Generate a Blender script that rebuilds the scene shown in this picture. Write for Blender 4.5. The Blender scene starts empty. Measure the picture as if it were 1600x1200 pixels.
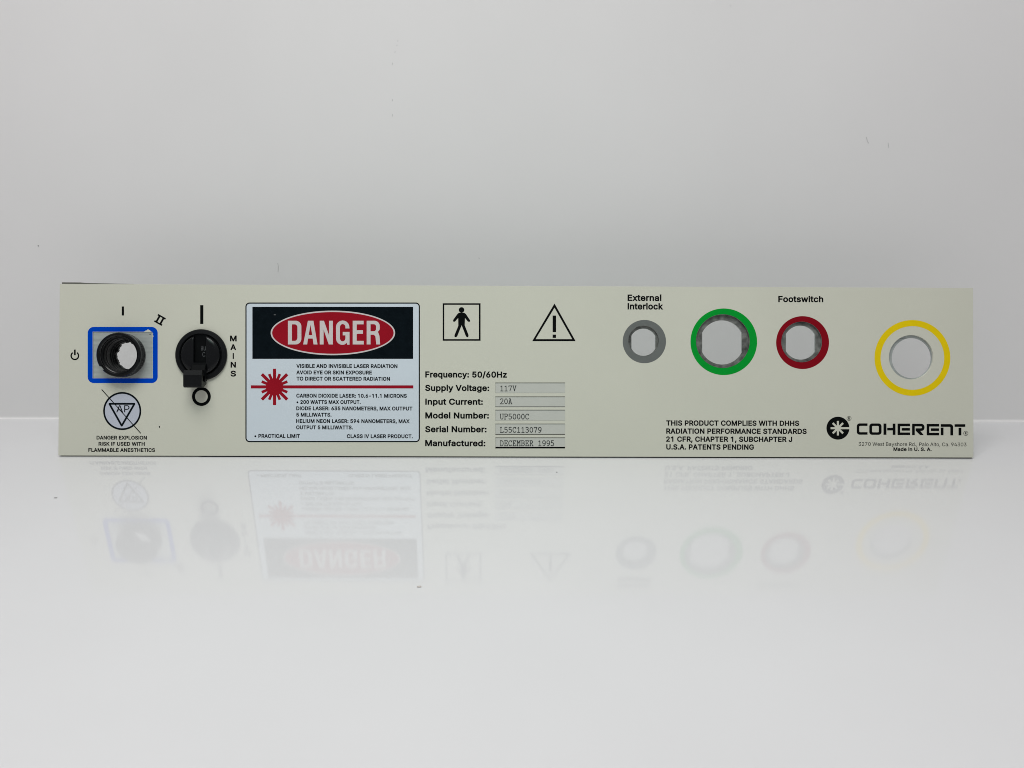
import bpy, bmesh, json, math, random
from mathutils import Vector, Matrix

random.seed(7)
SC = bpy.context.scene
COL = SC.collection

# ---------------------------------------------------------------- camera frame (fitted to the photograph)
S = 0.430 / 1630.4355                       # fitted units -> metres (panel is 430 mm wide)
F, PITCH, YAW, ROLL = 1381.2951, 0.2232434, 0.0117673, 0.0057911
CAM = Vector((37.9742, -1506.829, 474.5576)) * S
LEAN = 0.23388
X0, PW, PH = -746.9741 * S, 1630.4355 * S, 304.2619 * S
PX = PW / 1427.0                            # one photo pixel on the panel, in metres

cp, sp, cy, sy = math.cos(PITCH), math.sin(PITCH), math.cos(YAW), math.sin(YAW)
fw = Vector((sy * cp, cy * cp, -sp)); rt = Vector((cy, -sy, 0.0)); up = rt.cross(fw)
cr, sr = math.cos(ROLL), math.sin(ROLL)
rt, up = rt * cr + up * sr, up * cr - rt * sr

cam_data = bpy.data.cameras.new("camera")
cam_data.sensor_fit = 'HORIZONTAL'; cam_data.sensor_width = 36.0
cam_data.lens = F / 1600.0 * 36.0
cam_data.clip_start = 0.01; cam_data.clip_end = 50.0
cam = bpy.data.objects.new("camera", cam_data); COL.objects.link(cam)
M = Matrix.Identity(4)
for i in range(3):
    M[i][0], M[i][1], M[i][2], M[i][3] = rt[i], up[i], -fw[i], CAM[i]
cam.matrix_world = M
SC.camera = cam

# ---------------------------------------------------------------- world, lamps, exposure
world = bpy.data.worlds.new("World"); SC.world = world; world.use_nodes = True
bg = world.node_tree.nodes["Background"]
bg.inputs[0].default_value = (0.97, 0.98, 1.0, 1.0)
bg.inputs[1].default_value = 0.27

def area_lamp(name, loc, target, size, power, color):
    d = bpy.data.lights.new(name, 'AREA'); d.shape = 'RECTANGLE'
    d.size, d.size_y = size; d.energy = power; d.color = color
    o = bpy.data.objects.new(name, d); COL.objects.link(o)
    o.location = loc
    o.rotation_euler = (Vector(target) - Vector(loc)).to_track_quat('-Z', 'Y').to_euler()
    return o
area_lamp("ceiling_light", (-0.10, -0.38, 0.91), (0.0, -0.11, 0.0), (0.55, 0.40), 5.5, (1.0, 0.975, 0.955))
ld = bpy.data.lights.new("green_fill_spot", 'SPOT'); ld.energy = 3.1; ld.color = (0.66, 1.0, 0.87); ld.shadow_soft_size = 0.16  # added fill, no real source: tints and brightens the middle
ld.spot_size = math.radians(42); ld.spot_blend = 1.0
lo = bpy.data.objects.new("green_fill_spot", ld); COL.objects.link(lo); lo.location = (-0.08, -0.50, 0.66)
lo.rotation_euler = (Vector((0.0, -0.04, 0.03)) - lo.location).to_track_quat('-Z', 'Y').to_euler()

SC.view_settings.view_transform = 'Standard'
SC.view_settings.look = 'None'
SC.view_settings.exposure = 0.09
SC.view_settings.gamma = 1.0
SC.view_settings.use_curve_mapping = False
SC.cycles.filter_width = 0.95
SC.cycles.max_bounces = 10
SC.cycles.diffuse_bounces = 6

# ---------------------------------------------------------------- panel frame and mapping
ORG = Vector((X0 + PW / 2, 0, 0))
EX = Vector((1, 0, 0)); EU = Vector((0, math.sin(LEAN), math.cos(LEAN))); EN = Vector((0, -math.cos(LEAN), math.sin(LEAN)))

def L(px, py):
    """photo pixel -> (u, v) on the front plane of the panel, metres"""
    d = rt * ((px - 800) / F) - up * ((py - 600) / F) + fw
    t = (ORG - CAM).dot(EN) / d.dot(EN)
    p = CAM + d * t - ORG
    return p.dot(EX), p.dot(EU)

def at(px, py, h):
    """pixel seen at h pixels above the panel front -> pixel of its foot on the front plane"""
    d = rt * ((px - 800) / F) - up * ((py - 600) / F) + fw
    t = (ORG + EN * (h * PX) - CAM).dot(EN) / d.dot(EN)
    p = CAM + d * t - EN * (h * PX) - CAM
    return 800 + F * p.dot(rt) / p.dot(fw), 600 - F * p.dot(up) / p.dot(fw)

# ---------------------------------------------------------------- materials
def nodes_of(name):
    m = bpy.data.materials.new(name); m.use_nodes = True
    return m, m.node_tree.nodes, m.node_tree.links, m.node_tree.nodes["Principled BSDF"]

def mat(name, color, rough=0.5, metal=0.0, spec=0.5, var=0.04, vscale=60.0, bump=0.0, bscale=900.0, rvar=0.0, stretch=None, coat=0.0):
    m, N, K, b = nodes_of(name)
    b.inputs['Roughness'].default_value = rough
    b.inputs['Metallic'].default_value = metal
    b.inputs['Specular IOR Level'].default_value = spec
    b.inputs['Coat Weight'].default_value = coat
    if spec == 0: b.inputs['IOR'].default_value = 1.05
    tc = N.new('ShaderNodeTexCoord'); mp = N.new('ShaderNodeMapping')
    K.new(tc.outputs['Object'], mp.inputs['Vector'])
    if stretch: mp.inputs['Scale'].default_value = stretch
    nz = N.new('ShaderNodeTexNoise'); nz.inputs['Scale'].default_value = vscale; nz.inputs['Detail'].default_value = 5.0
    K.new(mp.outputs['Vector'], nz.inputs['Vector'])
    rmp = N.new('ShaderNodeMapRange')
    rmp.inputs['To Min'].default_value = 1.0 - var; rmp.inputs['To Max'].default_value = 1.0 + var
    rmp.inputs['From Min'].default_value = 0.25; rmp.inputs['From Max'].default_value = 0.75
    K.new(nz.outputs['Fac'], rmp.inputs['Value'])
    mul = N.new('ShaderNodeVectorMath'); mul.operation = 'SCALE'
    mul.inputs[0].default_value = color[:3]
    K.new(rmp.outputs['Result'], mul.inputs['Scale'])
    K.new(mul.outputs['Vector'], b.inputs['Base Color'])
    if rvar:
        r2 = N.new('ShaderNodeMapRange')
        r2.inputs['From Min'].default_value = 0.3; r2.inputs['From Max'].default_value = 0.7
        r2.inputs['To Min'].default_value = max(0, rough - rvar); r2.inputs['To Max'].default_value = rough + rvar
        K.new(nz.outputs['Fac'], r2.inputs['Value']); K.new(r2.outputs['Result'], b.inputs['Roughness'])
    if bump:
        n2 = N.new('ShaderNodeTexNoise'); n2.inputs['Scale'].default_value = bscale; n2.inputs['Detail'].default_value = 3.0
        K.new(mp.outputs['Vector'], n2.inputs['Vector'])
        bp = N.new('ShaderNodeBump'); bp.inputs['Strength'].default_value = bump; bp.inputs['Distance'].default_value = 0.0002
        K.new(n2.outputs['Fac'], bp.inputs['Height']); K.new(bp.outputs['Normal'], b.inputs['Normal'])
    return m

M_TABLE = mat('glossy_white_acrylic', (0.675, 0.675, 0.69), spec=0.45, rough=0.06, var=0.014, vscale=14.0, rvar=0.025)
M_WALL = mat('white_board', (0.77, 0.765, 0.765), rough=0.6, spec=0.25, var=0.02, vscale=11.0, bump=0.05, bscale=500)
M_CREAM = mat('cream_plastic', (0.60, 0.602, 0.518), rough=0.42, spec=0.2, var=0.018, vscale=22.0, bump=0.12, bscale=1800)
M_INK = mat('black_ink', (0.005, 0.006, 0.006), rough=0.5, spec=0.0, var=0.2, vscale=300)
M_INKBLUE = mat('blue_black_ink', (0.005, 0.008, 0.0105), rough=0.5, spec=0.0, var=0.2, vscale=300)
M_LABEL = mat('white_label_film', (0.60, 0.665, 0.725), rough=0.4, spec=0.35, var=0.015, vscale=40)
M_APWHITE = mat('lilac_white_print', (0.49, 0.52, 0.60), rough=0.4, spec=0.35, var=0.015, vscale=40)
M_RED = mat('sign_red_print', (0.30, 0.009, 0.019), rough=0.42, spec=0.0, var=0.05, vscale=120)
M_PINKWHITE = mat('warm_white_print', (0.60, 0.555, 0.55), rough=0.42, spec=0.08, var=0.04, vscale=150)
M_RINGRED = mat('dark_red_print', (0.225, 0.006, 0.013), rough=0.45, spec=0.0, var=0.05, vscale=120)
M_RINGGREEN = mat('green_print', (0.004, 0.30, 0.032), rough=0.45, spec=0.0, var=0.05, vscale=120)
M_RINGGREY = mat('grey_print', (0.145, 0.155, 0.150), rough=0.45, spec=0.08, var=0.05, vscale=120)
M_RINGYELLOW = mat('yellow_print', (0.77, 0.57, 0.008), rough=0.45, spec=0.0, var=0.04, vscale=120)
M_BLUE = mat('blue_print', (0.0, 0.055, 0.50), rough=0.42, spec=0.0, var=0.04, vscale=120)
M_STRIP = mat('grey_paper_strip', (0.515, 0.525, 0.485), rough=0.7, spec=0.2, var=0.02, vscale=150)
M_TYPE = mat('grey_typed_ink', (0.04, 0.045, 0.044), rough=0.7, spec=0.2, var=0.3, vscale=800)
M_GAP = mat('dark_gap', (0.012, 0.013, 0.013), rough=0.8, spec=0.1, var=0.1)
M_METAL = mat('brushed_zinc', (0.46, 0.495, 0.48), rough=0.46, metal=0.5, var=0.09, vscale=90, stretch=(0.6, 9.0, 1.0), bump=0.25, bscale=700, rvar=0.08)
M_EDGE = mat('grimy_zinc_edge', (0.17, 0.175, 0.165), rough=0.5, metal=0.5, var=0.7, vscale=320, bump=0.5, bscale=900)
M_LIP = mat('dull_dark_metal', (0.13, 0.13, 0.115), rough=0.6, spec=0.2, var=0.2, vscale=200)
M_BLACK = mat('black_plastic', (0.004, 0.0045, 0.0055), rough=0.2, spec=0.26, var=0.2, vscale=250, bump=0.08, bscale=1200)
M_BLACKMATT = mat('matt_black_plastic', (0.0055, 0.006, 0.007), rough=0.4, spec=0.16, var=0.2, vscale=250, bump=0.15, bscale=1600)
M_DEEP = mat('deep_black_plastic', (0.0035, 0.004, 0.0045), rough=0.5, spec=0.06, var=0.2, vscale=250)
M_LINER = mat('dark_plastic_bore', (0.004, 0.0045, 0.005), rough=0.38, spec=0.12, var=0.2, vscale=250)
M_MARK = mat('pale_moulded_mark', (0.07, 0.075, 0.08), rough=0.6, var=0.2, vscale=900)
M_CRUMB = mat('brown_grey_crumb', (0.50, 0.46, 0.43), rough=0.8, var=0.3, vscale=900)
M_SPECK = mat('dark_speck', (0.27, 0.27, 0.27), rough=0.8, var=0.3, vscale=900)
M_SCUFF = mat('faint_scuff', (0.58, 0.58, 0.58), rough=0.7, var=0.1, vscale=900)

# ---------------------------------------------------------------- 2D shapes, pixel coordinates (y down)
def circ(cx, cy_, r, n=72, ry=None):
    ry = r if ry is None else ry
    return [(cx + r * math.cos(2 * math.pi * i / n), cy_ + ry * math.sin(2 * math.pi * i / n)) for i in range(n)]
def rect(x0, y0, x1, y1): return [(x0, y0), (x1, y0), (x1, y1), (x0, y1)]
def rrect(x0, y0, x1, y1, r, n=8):
    out = []
    for cx, cy_, a in ((x1 - r, y0 + r, -90), (x1 - r, y1 - r, 0), (x0 + r, y1 - r, 90), (x0 + r, y0 + r, 180)):
        for i in range(n + 1):
            t = math.radians(a + 90 * i / n); out.append((cx + r * math.cos(t), cy_ + r * math.sin(t)))
    return out
def dhole(cx, cy_, r, hw, n=96):
    return [(max(cx - hw, min(cx + hw, x)), y) for x, y in circ(cx, cy_, r, n)]
def rounded(pts, r, n=6):
    out = []; k = len(pts)
    for i in range(k):
        p0, p, p1 = Vector(pts[i - 1]), Vector(pts[i]), Vector(pts[(i + 1) % k])
        a, b = (p0 - p).normalized(), (p1 - p).normalized()
        half = a.angle(b) / 2; d = r / math.tan(half)
        c = p + (a + b).normalized() * (r / math.sin(half))
        s, e = p + a * d - c, p + b * d - c
        ang = math.atan2(s.x * e.y - s.y * e.x, s.dot(e)); a0 = math.atan2(s.y, s.x)
        for j in range(n + 1):
            t = a0 + ang * j / n; out.append((c.x + r * math.cos(t), c.y + r * math.sin(t)))
    return out
def dedupe(c):
    out = []
    for p in c:
        if not out or (abs(p[0] - out[-1][0]) + abs(p[1] - out[-1][1])) > 1e-4: out.append(p)
    if len(out) > 1 and abs(out[0][0] - out[-1][0]) + abs(out[0][1] - out[-1][1]) < 1e-4: out.pop()
    return out

def curve_mesh(cu):
    o = bpy.data.objects.new('tmp', cu); COL.objects.link(o)
    dg = bpy.context.evaluated_depsgraph_get(); ev = o.evaluated_get(dg)
    me = ev.to_mesh()
    v = [tuple(p.co) for p in me.vertices]; f = [tuple(p.vertices) for p in me.polygons]
    ev.to_mesh_clear()
    bpy.data.objects.remove(o); bpy.data.curves.remove(cu)
    return v, f

def fill(contours):
    """filled flat shape with holes (even-odd) -> verts, faces"""
    cu = bpy.data.curves.new('tmp', 'CURVE'); cu.dimensions = '2D'; cu.fill_mode = 'BOTH'
    for c in contours:
        c = dedupe(c)
        s = cu.splines.new('POLY'); s.points.add(len(c) - 1)
        for p, q in zip(s.points, c): p.co = (q[0], q[1], 0, 1)
        s.use_cyclic_u = True
    return curve_mesh(cu)

# letter outlines, regular and bold: advance, then closed outlines as x, y (2000 units, capitals about 1018 high)
GLYPHS = json.loads((
    '{"r":{",":[376,[132,146,70,-243,172,-243,279,146]],"-":[906,[224,493,224,372,678,372,678,493]],".":[376,[108,35,133,7,154,-6,178,-12,216,-10,238,0,266,25,279,46,285,69,283,107,273,'
    '130,249,158,227,170,191,177,154,170,133,158,115,140,102,119,96,95,98,57]],"/":[498,[475,1069,353,1069,24,-157,145,-157]],"0":[906,[134,226,167,153,186,121,208,93,231,67,258,45,285,'
    '26,315,10,347,-2,381,-11,416,-16,453,-18,490,-16,526,-11,559,-2,591,10,621,26,649,45,675,67,699,93,721,121,740,153,758,188,786,266,804,355,814,454,814,562,804,662,785,751,757,829,7'
    '39,864,720,896,698,924,674,950,648,972,621,991,591,1007,559,1019,526,1028,490,1033,453,1035,416,1033,381,1028,348,1019,316,1007,286,991,259,972,233,950,209,924,187,896,168,864,134,'
    '791,111,707,97,613,92,508,97,403,111,309],[242,319,230,389,224,466,226,590,235,664,250,729,271,785,297,831,329,867,365,894,407,910,453,915,499,910,541,894,577,867,609,831,635,785,6'
    '56,729,672,664,681,590,683,466,677,389,665,320,647,259,623,208,594,167,560,136,521,115,477,104,429,104,385,115,346,136,312,167,283,208,260,259]],"1":[906,[168,856,168,708,421,893,4'
    '21,-4,556,-4,556,1021,396,1021]],"2":[906,[124,97,124,-4,782,-4,782,117,309,117,309,119,616,442,691,536,738,615,757,670,765,726,765,772,756,823,738,870,711,914,677,952,637,983,589,'
    '1008,537,1025,480,1034,420,1034,362,1025,309,1008,261,982,219,949,184,910,156,863,137,811,128,754,127,720,258,720,264,778,282,825,309,863,346,892,393,909,447,915,499,910,544,894,58'
    '2,869,612,835,625,808,635,760,634,712,623,669,594,612,561,568,465,460]],"3":[906,[83,268,92,208,110,157,137,113,173,74,215,41,263,15,318,-3,375,-14,436,-18,502,-14,563,-1,619,21,66'
    '8,51,710,87,744,130,770,179,785,232,790,290,785,346,770,398,745,447,712,490,669,527,619,556,560,575,495,584,451,584,749,919,749,1021,135,1021,135,900,572,899,309,600,309,491,431,49'
    '0,484,484,528,472,565,454,595,431,619,405,636,375,651,325,653,270,647,234,635,202,605,163,579,142,532,119,477,106,399,106,347,116,303,136,266,165,247,189,229,232,223,268]],"4":[906'
    ',[75,318,75,207,559,207,559,-4,690,-4,690,207,830,207,830,329,690,329,690,639,559,639,559,329,221,329,628,1021,492,1021]],"5":[906,[129,185,149,139,178,98,213,62,255,31,303,7,356,-'
    '9,412,-17,475,-17,536,-7,593,13,644,43,688,80,725,124,755,176,775,232,785,294,783,375,769,442,743,504,707,558,662,602,609,636,569,654,504,668,441,671,371,659,308,633,273,609,305,90'
    '0,737,900,737,1021,188,1021,131,501,257,488,306,520,369,542,436,550,476,547,513,537,547,521,577,499,603,472,623,440,639,404,649,366,652,324,649,283,633,228,604,180,580,154,534,124,'
    '499,111,462,105,409,106,363,118,322,140,288,169,264,205,250,246,247,265,115,265,118,235]],"6":[906,[181,122,216,78,258,41,307,12,362,-7,421,-17,484,-17,543,-7,597,12,646,41,688,76,'
    '723,119,752,168,771,223,781,283,781,345,772,404,755,457,729,505,696,545,656,578,610,605,558,622,501,631,428,628,378,612,364,605,652,1021,503,1021,245,644,183,538,155,479,131,400,12'
    '4,349,124,291,134,230,152,173],[266,239,255,296,257,357,272,410,298,455,322,480,365,508,398,520,434,526,472,526,507,520,555,500,595,467,625,425,644,373,651,314,644,256,625,205,595,'
    '161,555,128,524,113,490,104,434,102,398,108,365,120,322,149,299,175,288,189]],"7":[906,[187,-4,332,-4,785,896,785,1021,120,1021,120,900,643,900]],"9":[906,[177,513,210,472,250,439,'
    '296,412,348,395,405,386,464,387,526,405,541,413,253,-4,403,-4,683,411,737,509,767,592,778,644,782,694,777,758,763,817,740,871,707,919,668,959,622,991,570,1016,513,1030,452,1035,391'
    ',1030,335,1016,283,992,237,960,198,921,166,875,142,822,128,765,123,703,127,642,141,586,150,561],[266,627,256,683,258,743,266,779,289,828,323,868,350,889,381,904,415,913,471,915,507'
    ',909,540,897,570,879,607,842,633,796,648,741,650,681,639,625,617,577,583,538,540,509,507,498,452,491,398,498,366,510,323,538,299,563,289,577]],":":[376,[108,35,133,7,154,-6,178,-12'
    ',216,-10,238,0,266,25,279,46,285,69,283,107,273,130,249,158,227,170,191,177,154,170,133,158,115,140,102,119,96,95,98,57],[108,585,133,557,154,544,178,538,216,540,238,550,266,575,27'
    '9,596,285,619,283,657,273,680,249,708,228,721,204,727,166,725,143,715,115,690,102,669,96,645,98,607]],"A":[959,[27,-4,173,-4,272,280,686,280,787,-4,932,-4,555,1021,400,1021],[430,7'
    '41,477,900,524,743,570,604,643,401,314,401]],"B":[912,[253,118,253,458,518,457,576,446,624,424,662,392,682,366,701,322,707,273,701,231,685,194,657,162,639,149,616,138,590,129,527,1'
    '19],[116,1021,116,-4,532,-3,603,5,664,21,715,45,758,75,791,111,815,153,831,198,839,247,839,298,832,346,818,389,797,426,773,458,744,484,696,512,647,526,634,528,634,530,702,560,739,5'
    '88,768,624,784,653,794,688,800,748,796,797,785,843,765,886,738,925,703,957,660,985,608,1005,549,1017,482,1021],[253,575,253,899,511,898,564,888,587,879,606,868,622,855,648,823,663,'
    '786,668,744,662,696,643,655,613,621,574,596,528,580,494,576]],"C":[1020,[79,455,83,405,91,358,103,312,117,269,135,228,156,190,180,156,206,124,234,95,265,69,298,47,333,27,371,11,409'
    ',-2,450,-11,491,-16,561,-17,635,-8,705,13,769,46,825,88,873,140,911,200,931,246,951,325,814,325,791,259,757,206,713,164,659,134,583,114,535,110,476,115,421,130,370,156,324,192,286,'
    '236,254,291,230,354,216,427,211,508,216,590,230,663,254,726,286,780,324,825,369,861,420,887,475,903,551,908,630,894,686,870,736,834,776,787,804,729,814,692,951,692,930,772,899,839,'
    '858,897,806,945,747,984,681,1013,610,1030,535,1035,491,1033,450,1028,409,1019,371,1006,333,990,298,970,265,948,234,922,206,893,180,861,156,826,135,788,117,747,103,704,91,659,83,611'
    ',79,561]],"D":[1004,[116,1021,116,-4,489,-2,537,3,582,11,625,23,665,39,703,58,738,80,771,105,800,133,826,164,850,198,871,235,888,275,902,318,913,362,921,409,925,459,925,563,921,612'
    ',913,658,902,702,888,744,871,784,850,821,827,854,801,885,772,913,741,938,707,960,670,979,631,994,590,1006,546,1014,500,1019],[480,898,549,888,581,879,610,867,662,836,706,796,740,74'
    '7,767,689,784,624,793,550,793,471,784,396,767,330,740,272,704,222,660,181,634,164,606,150,542,130,469,119,253,118,253,899]],"E":[837,[253,118,253,453,715,453,715,576,253,576,253,89'
    '9,749,899,749,1021,116,1021,116,-4,754,-4,754,118]],"F":[820,[253,-4,253,438,696,438,696,561,253,561,253,899,742,899,742,1021,116,1021,116,-4]],"G":[1041,[155,191,179,157,204,125,2'
    '33,96,263,70,297,47,332,27,370,11,409,-2,450,-11,493,-16,537,-18,616,-12,653,-5,688,5,722,18,786,53,814,74,840,97,886,150,905,180,922,212,936,246,946,282,954,319,960,400,960,515,56'
    '1,515,561,394,826,401,822,348,809,296,788,249,761,207,727,173,687,146,642,126,592,114,537,110,477,115,422,131,370,156,325,192,286,237,254,292,230,355,216,427,211,508,216,590,230,66'
    '3,254,726,285,781,323,826,368,862,418,887,473,903,549,908,614,898,672,875,721,841,762,796,794,742,813,693,953,693,933,770,913,814,875,874,827,926,770,969,706,1002,634,1024,557,1034'
    ',487,1033,446,1028,406,1019,368,1006,331,990,296,970,263,948,232,922,204,893,178,861,155,826,134,788,117,747,102,704,91,659,83,611,79,561,79,456,83,406,91,358,102,313,117,270,134,2'
    '29]],"H":[1034,[116,-4,253,-4,253,460,781,460,781,-4,918,-4,918,1021,781,1021,781,582,253,582,253,1021,116,1021]],"I":[366,[116,1022,116,-4,250,-4,250,1022]],"J":[793,[64,243,71,20'
    '0,83,160,100,124,122,91,148,63,178,38,211,18,246,2,285,-9,326,-16,370,-18,414,-16,455,-9,493,2,528,18,561,38,591,63,617,91,638,124,655,160,667,200,675,243,677,291,677,1021,540,1021'
    ',539,262,528,210,519,188,507,169,477,137,439,116,395,105,345,105,300,116,262,137,232,169,220,188,211,210,200,262,199,350,62,350]],"K":[933,[116,1021,116,-4,253,-4,253,333,396,483,7'
    '42,-4,905,-4,491,577,905,1021,725,1021,346,610,252,495,253,1021]],"L":[786,[116,1021,116,-4,726,-4,726,118,253,118,253,1021]],"M":[1256,[248,-4,244,844,314,641,569,-4,687,-4,939,64'
    '3,1008,847,1005,582,1005,-4,1140,-4,1140,1021,950,1021,680,317,630,159,579,319,306,1021,116,1021,116,-4]],"N":[1047,[245,844,401,578,772,-4,931,-4,931,1021,794,1021,794,314,801,172'
    ',729,303,274,1021,116,1021,116,-4,254,-4,254,582]],"O":[1067,[118,269,136,228,157,190,181,156,207,124,235,95,266,69,299,47,334,27,371,11,409,-2,449,-11,491,-16,534,-18,577,-16,619,'
    '-11,659,-2,697,11,734,27,769,47,802,69,833,95,861,124,887,156,911,190,932,228,950,269,964,312,976,358,984,405,988,455,988,561,984,611,976,659,964,704,950,747,932,788,911,826,887,86'
    '1,861,893,833,922,802,948,769,970,734,990,697,1006,659,1019,619,1028,577,1033,534,1035,491,1033,449,1028,409,1019,371,1006,334,990,299,970,266,948,235,922,207,893,181,861,157,826,1'
    '36,788,118,747,103,704,92,659,83,611,79,561,77,508,79,455,83,405,92,358,103,312],[241,321,222,389,212,466,212,550,222,627,241,696,270,756,305,805,347,845,395,876,448,896,504,907,56'
    '4,907,620,896,672,876,720,845,762,806,798,756,827,696,845,628,855,550,855,466,845,389,827,321,798,261,762,212,720,172,672,141,620,121,564,111,504,111,448,121,395,141,347,172,305,21'
    '2,270,262]],"P":[889,[116,-4,253,-4,253,367,509,368,579,378,640,397,667,410,714,443,753,483,783,529,804,581,817,636,821,695,817,755,804,810,783,861,753,907,714,946,667,979,611,1002'
    ',545,1016,470,1021,116,1021],[253,900,490,899,536,893,575,882,608,864,634,842,654,816,675,769,684,715,682,657,669,605,654,574,634,547,608,525,575,507,536,496,490,490,253,489]],"R":'
    '[898,[116,-4,253,-4,253,391,491,392,704,-4,863,-4,633,416,668,430,715,460,754,497,785,541,806,590,819,645,823,704,819,763,806,818,785,868,754,912,715,950,668,981,612,1003,546,1017,'
    '472,1021,116,1021],[253,514,253,900,491,899,537,894,576,883,609,867,635,846,655,821,676,777,685,724,684,667,671,617,655,589,635,565,609,546,577,530,538,520,467,514]],"S":[893,[159,'
    '77,203,42,253,14,312,-6,376,-18,447,-22,522,-18,589,-5,649,17,700,47,743,82,776,125,801,172,816,223,821,277,818,322,808,362,793,397,760,442,705,489,641,524,530,563,341,620,287,651,'
    '256,681,242,706,235,735,237,781,252,821,281,856,321,885,371,904,429,912,479,912,533,903,581,884,621,857,637,840,650,822,660,802,667,780,672,752,806,752,799,808,783,856,757,899,723,'
    '939,682,972,634,999,579,1019,519,1031,454,1035,390,1031,329,1019,273,1000,224,972,182,939,147,898,121,852,105,801,100,745,102,712,108,680,117,651,131,624,148,598,169,575,194,554,25'
    '3,517,325,488,575,412,630,382,661,355,675,334,684,308,687,279,683,245,673,214,645,173,619,150,588,132,533,112,470,103,407,104,334,121,287,145,250,178,232,205,219,237,213,277,72,277'
    ',80,216,98,165,125,118]],"T":[897,[60,1021,60,899,381,899,381,-4,517,-4,517,899,838,899,838,1021]],"U":[1034,[151,186,183,131,226,84,277,44,337,13,404,-8,478,-19,557,-19,631,-8,698'
    ',13,758,44,808,84,851,131,884,186,906,246,917,312,918,1021,781,1021,780,333,773,288,759,247,738,210,711,178,678,151,639,130,595,115,545,108,491,108,441,115,396,130,357,151,324,178,'
    '296,210,275,247,261,288,254,333,253,1021,116,1021,117,312,129,246]],"V":[959,[172,1021,27,1021,405,-4,559,-4,932,1021,786,1021,575,413,530,277,482,119,435,276]],"W":[1372,[28,1021,'
    '307,-4,464,-4,640,645,674,788,686,854,699,782,731,645,908,-4,1063,-4,1344,1021,1204,1021,1041,393,985,143,953,292,762,1021,609,1021,419,292,386,143,355,292,168,1021]],"X":[948,[28,'
    '-4,185,-4,415,330,454,391,475,428,496,389,581,257,761,-4,920,-4,554,526,900,1021,745,1021,541,724,476,613,450,660,359,803,210,1021,51,1021,397,521]],"Y":[944,[184,1021,26,1021,403,'
    '416,403,-4,540,-4,540,416,917,1021,760,1021,558,691,473,535,449,586,387,691]],"a":[778,[118,54,150,27,187,6,229,-9,273,-18,341,-20,399,-13,461,12,507,46,549,100,549,-4,677,-4,676,5'
    '30,670,580,657,623,638,659,602,702,574,724,512,754,402,773,326,768,265,755,207,731,154,695,124,664,99,627,77,579,202,543,238,599,276,629,313,646,374,658,439,654,478,640,508,619,529'
    ',591,543,556,546,501,539,482,522,470,466,457,355,444,216,416,153,389,113,361,83,324,68,293,60,257,57,216,61,168,72,125,92,87],[196,165,188,198,190,236,203,268,226,291,283,317,352,3'
    '32,464,348,548,372,544,246,531,202,505,162,469,130,438,113,403,102,326,95,272,104,230,125,214,139]],"b":[849,[228,-4,228,113,234,113,282,49,315,21,359,-3,394,-14,459,-20,520,-15,57'
    '7,2,628,29,674,66,713,112,744,167,766,230,780,300,784,378,780,454,766,524,744,587,712,642,673,687,628,724,576,751,519,768,458,773,393,767,357,756,302,723,272,693,234,642,231,642,23'
    '1,1021,101,1021,101,-4],[230,406,240,481,262,544,283,579,309,608,341,632,377,647,418,655,463,655,504,647,541,631,573,607,599,577,620,541,641,477,651,405,649,327,635,256,619,214,598'
    ',178,572,147,540,123,504,107,463,99,418,99,377,107,342,122,310,146,284,175,263,211,246,253,232,325]],"c":[791,[142,113,183,67,232,30,259,14,317,-8,380,-19,452,-18,522,-5,586,21,641'
    ',60,685,110,711,154,731,208,605,239,585,188,547,142,494,110,439,98,390,98,347,107,309,124,277,149,250,179,229,216,208,280,198,350,200,424,214,494,229,536,250,573,277,603,309,629,34'
    '7,646,390,655,462,651,521,629,566,591,599,533,603,519,728,551,701,618,662,672,612,715,554,746,487,766,414,773,348,767,287,751,232,723,183,686,142,639,108,584,84,521,69,451,64,375,6'
    '9,300,84,231,108,168]],"d":[849,[105,167,137,112,175,66,221,29,272,2,329,-15,391,-20,455,-14,491,-3,546,30,577,59,615,113,621,113,621,-4,748,-4,748,1021,617,1021,617,642,614,642,56'
    '9,704,522,741,475,762,436,770,391,773,330,768,273,751,222,724,176,687,137,642,106,587,83,524,69,454,64,378,69,300,83,230],[214,256,200,327,198,405,208,477,229,541,250,577,276,607,3'
    '08,631,344,647,386,655,431,655,472,647,508,632,540,608,566,579,587,544,603,503,616,432,618,352,608,276,595,231,576,192,552,160,524,133,490,114,452,102,409,98,365,102,327,114,292,13'
    '4,264,162,240,195,230,214]],"e":[808,[75,264,94,198,123,140,161,89,206,47,260,14,289,2,353,-15,424,-20,499,-14,545,-3,607,25,658,62,699,107,720,142,735,185,609,216,584,167,550,132,'
    '506,109,440,96,381,99,340,109,304,126,272,149,246,178,225,214,209,256,199,302,197,335,746,335,743,454,734,513,718,565,697,611,671,651,625,699,572,735,513,758,452,771,410,773,344,76'
    '7,283,750,228,722,180,684,140,637,107,581,83,518,69,449,64,374,65,336],[208,501,231,554,253,586,280,612,311,634,347,648,388,655,432,655,472,648,507,634,537,613,562,586,583,554,604,'
    '496,613,445,197,446]],"f":[507,[287,-4,287,650,460,650,460,763,287,763,288,854,293,884,305,908,320,925,342,937,372,943,389,944,429,940,458,932,490,1045,414,1062,356,1063,303,1054,2'
    '68,1042,223,1013,199,988,178,959,165,924,158,884,157,763,9,763,9,650,157,650,157,-4]],"g":[850,[136,-197,177,-235,227,-267,288,-290,360,-303,444,-304,502,-298,557,-285,607,-265,651'
    ',-237,688,-202,704,-182,729,-135,744,-81,749,-18,749,763,622,763,622,642,617,642,570,705,523,741,493,757,437,770,392,773,331,768,274,751,223,724,177,688,138,642,106,589,83,527,69,4'
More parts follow.
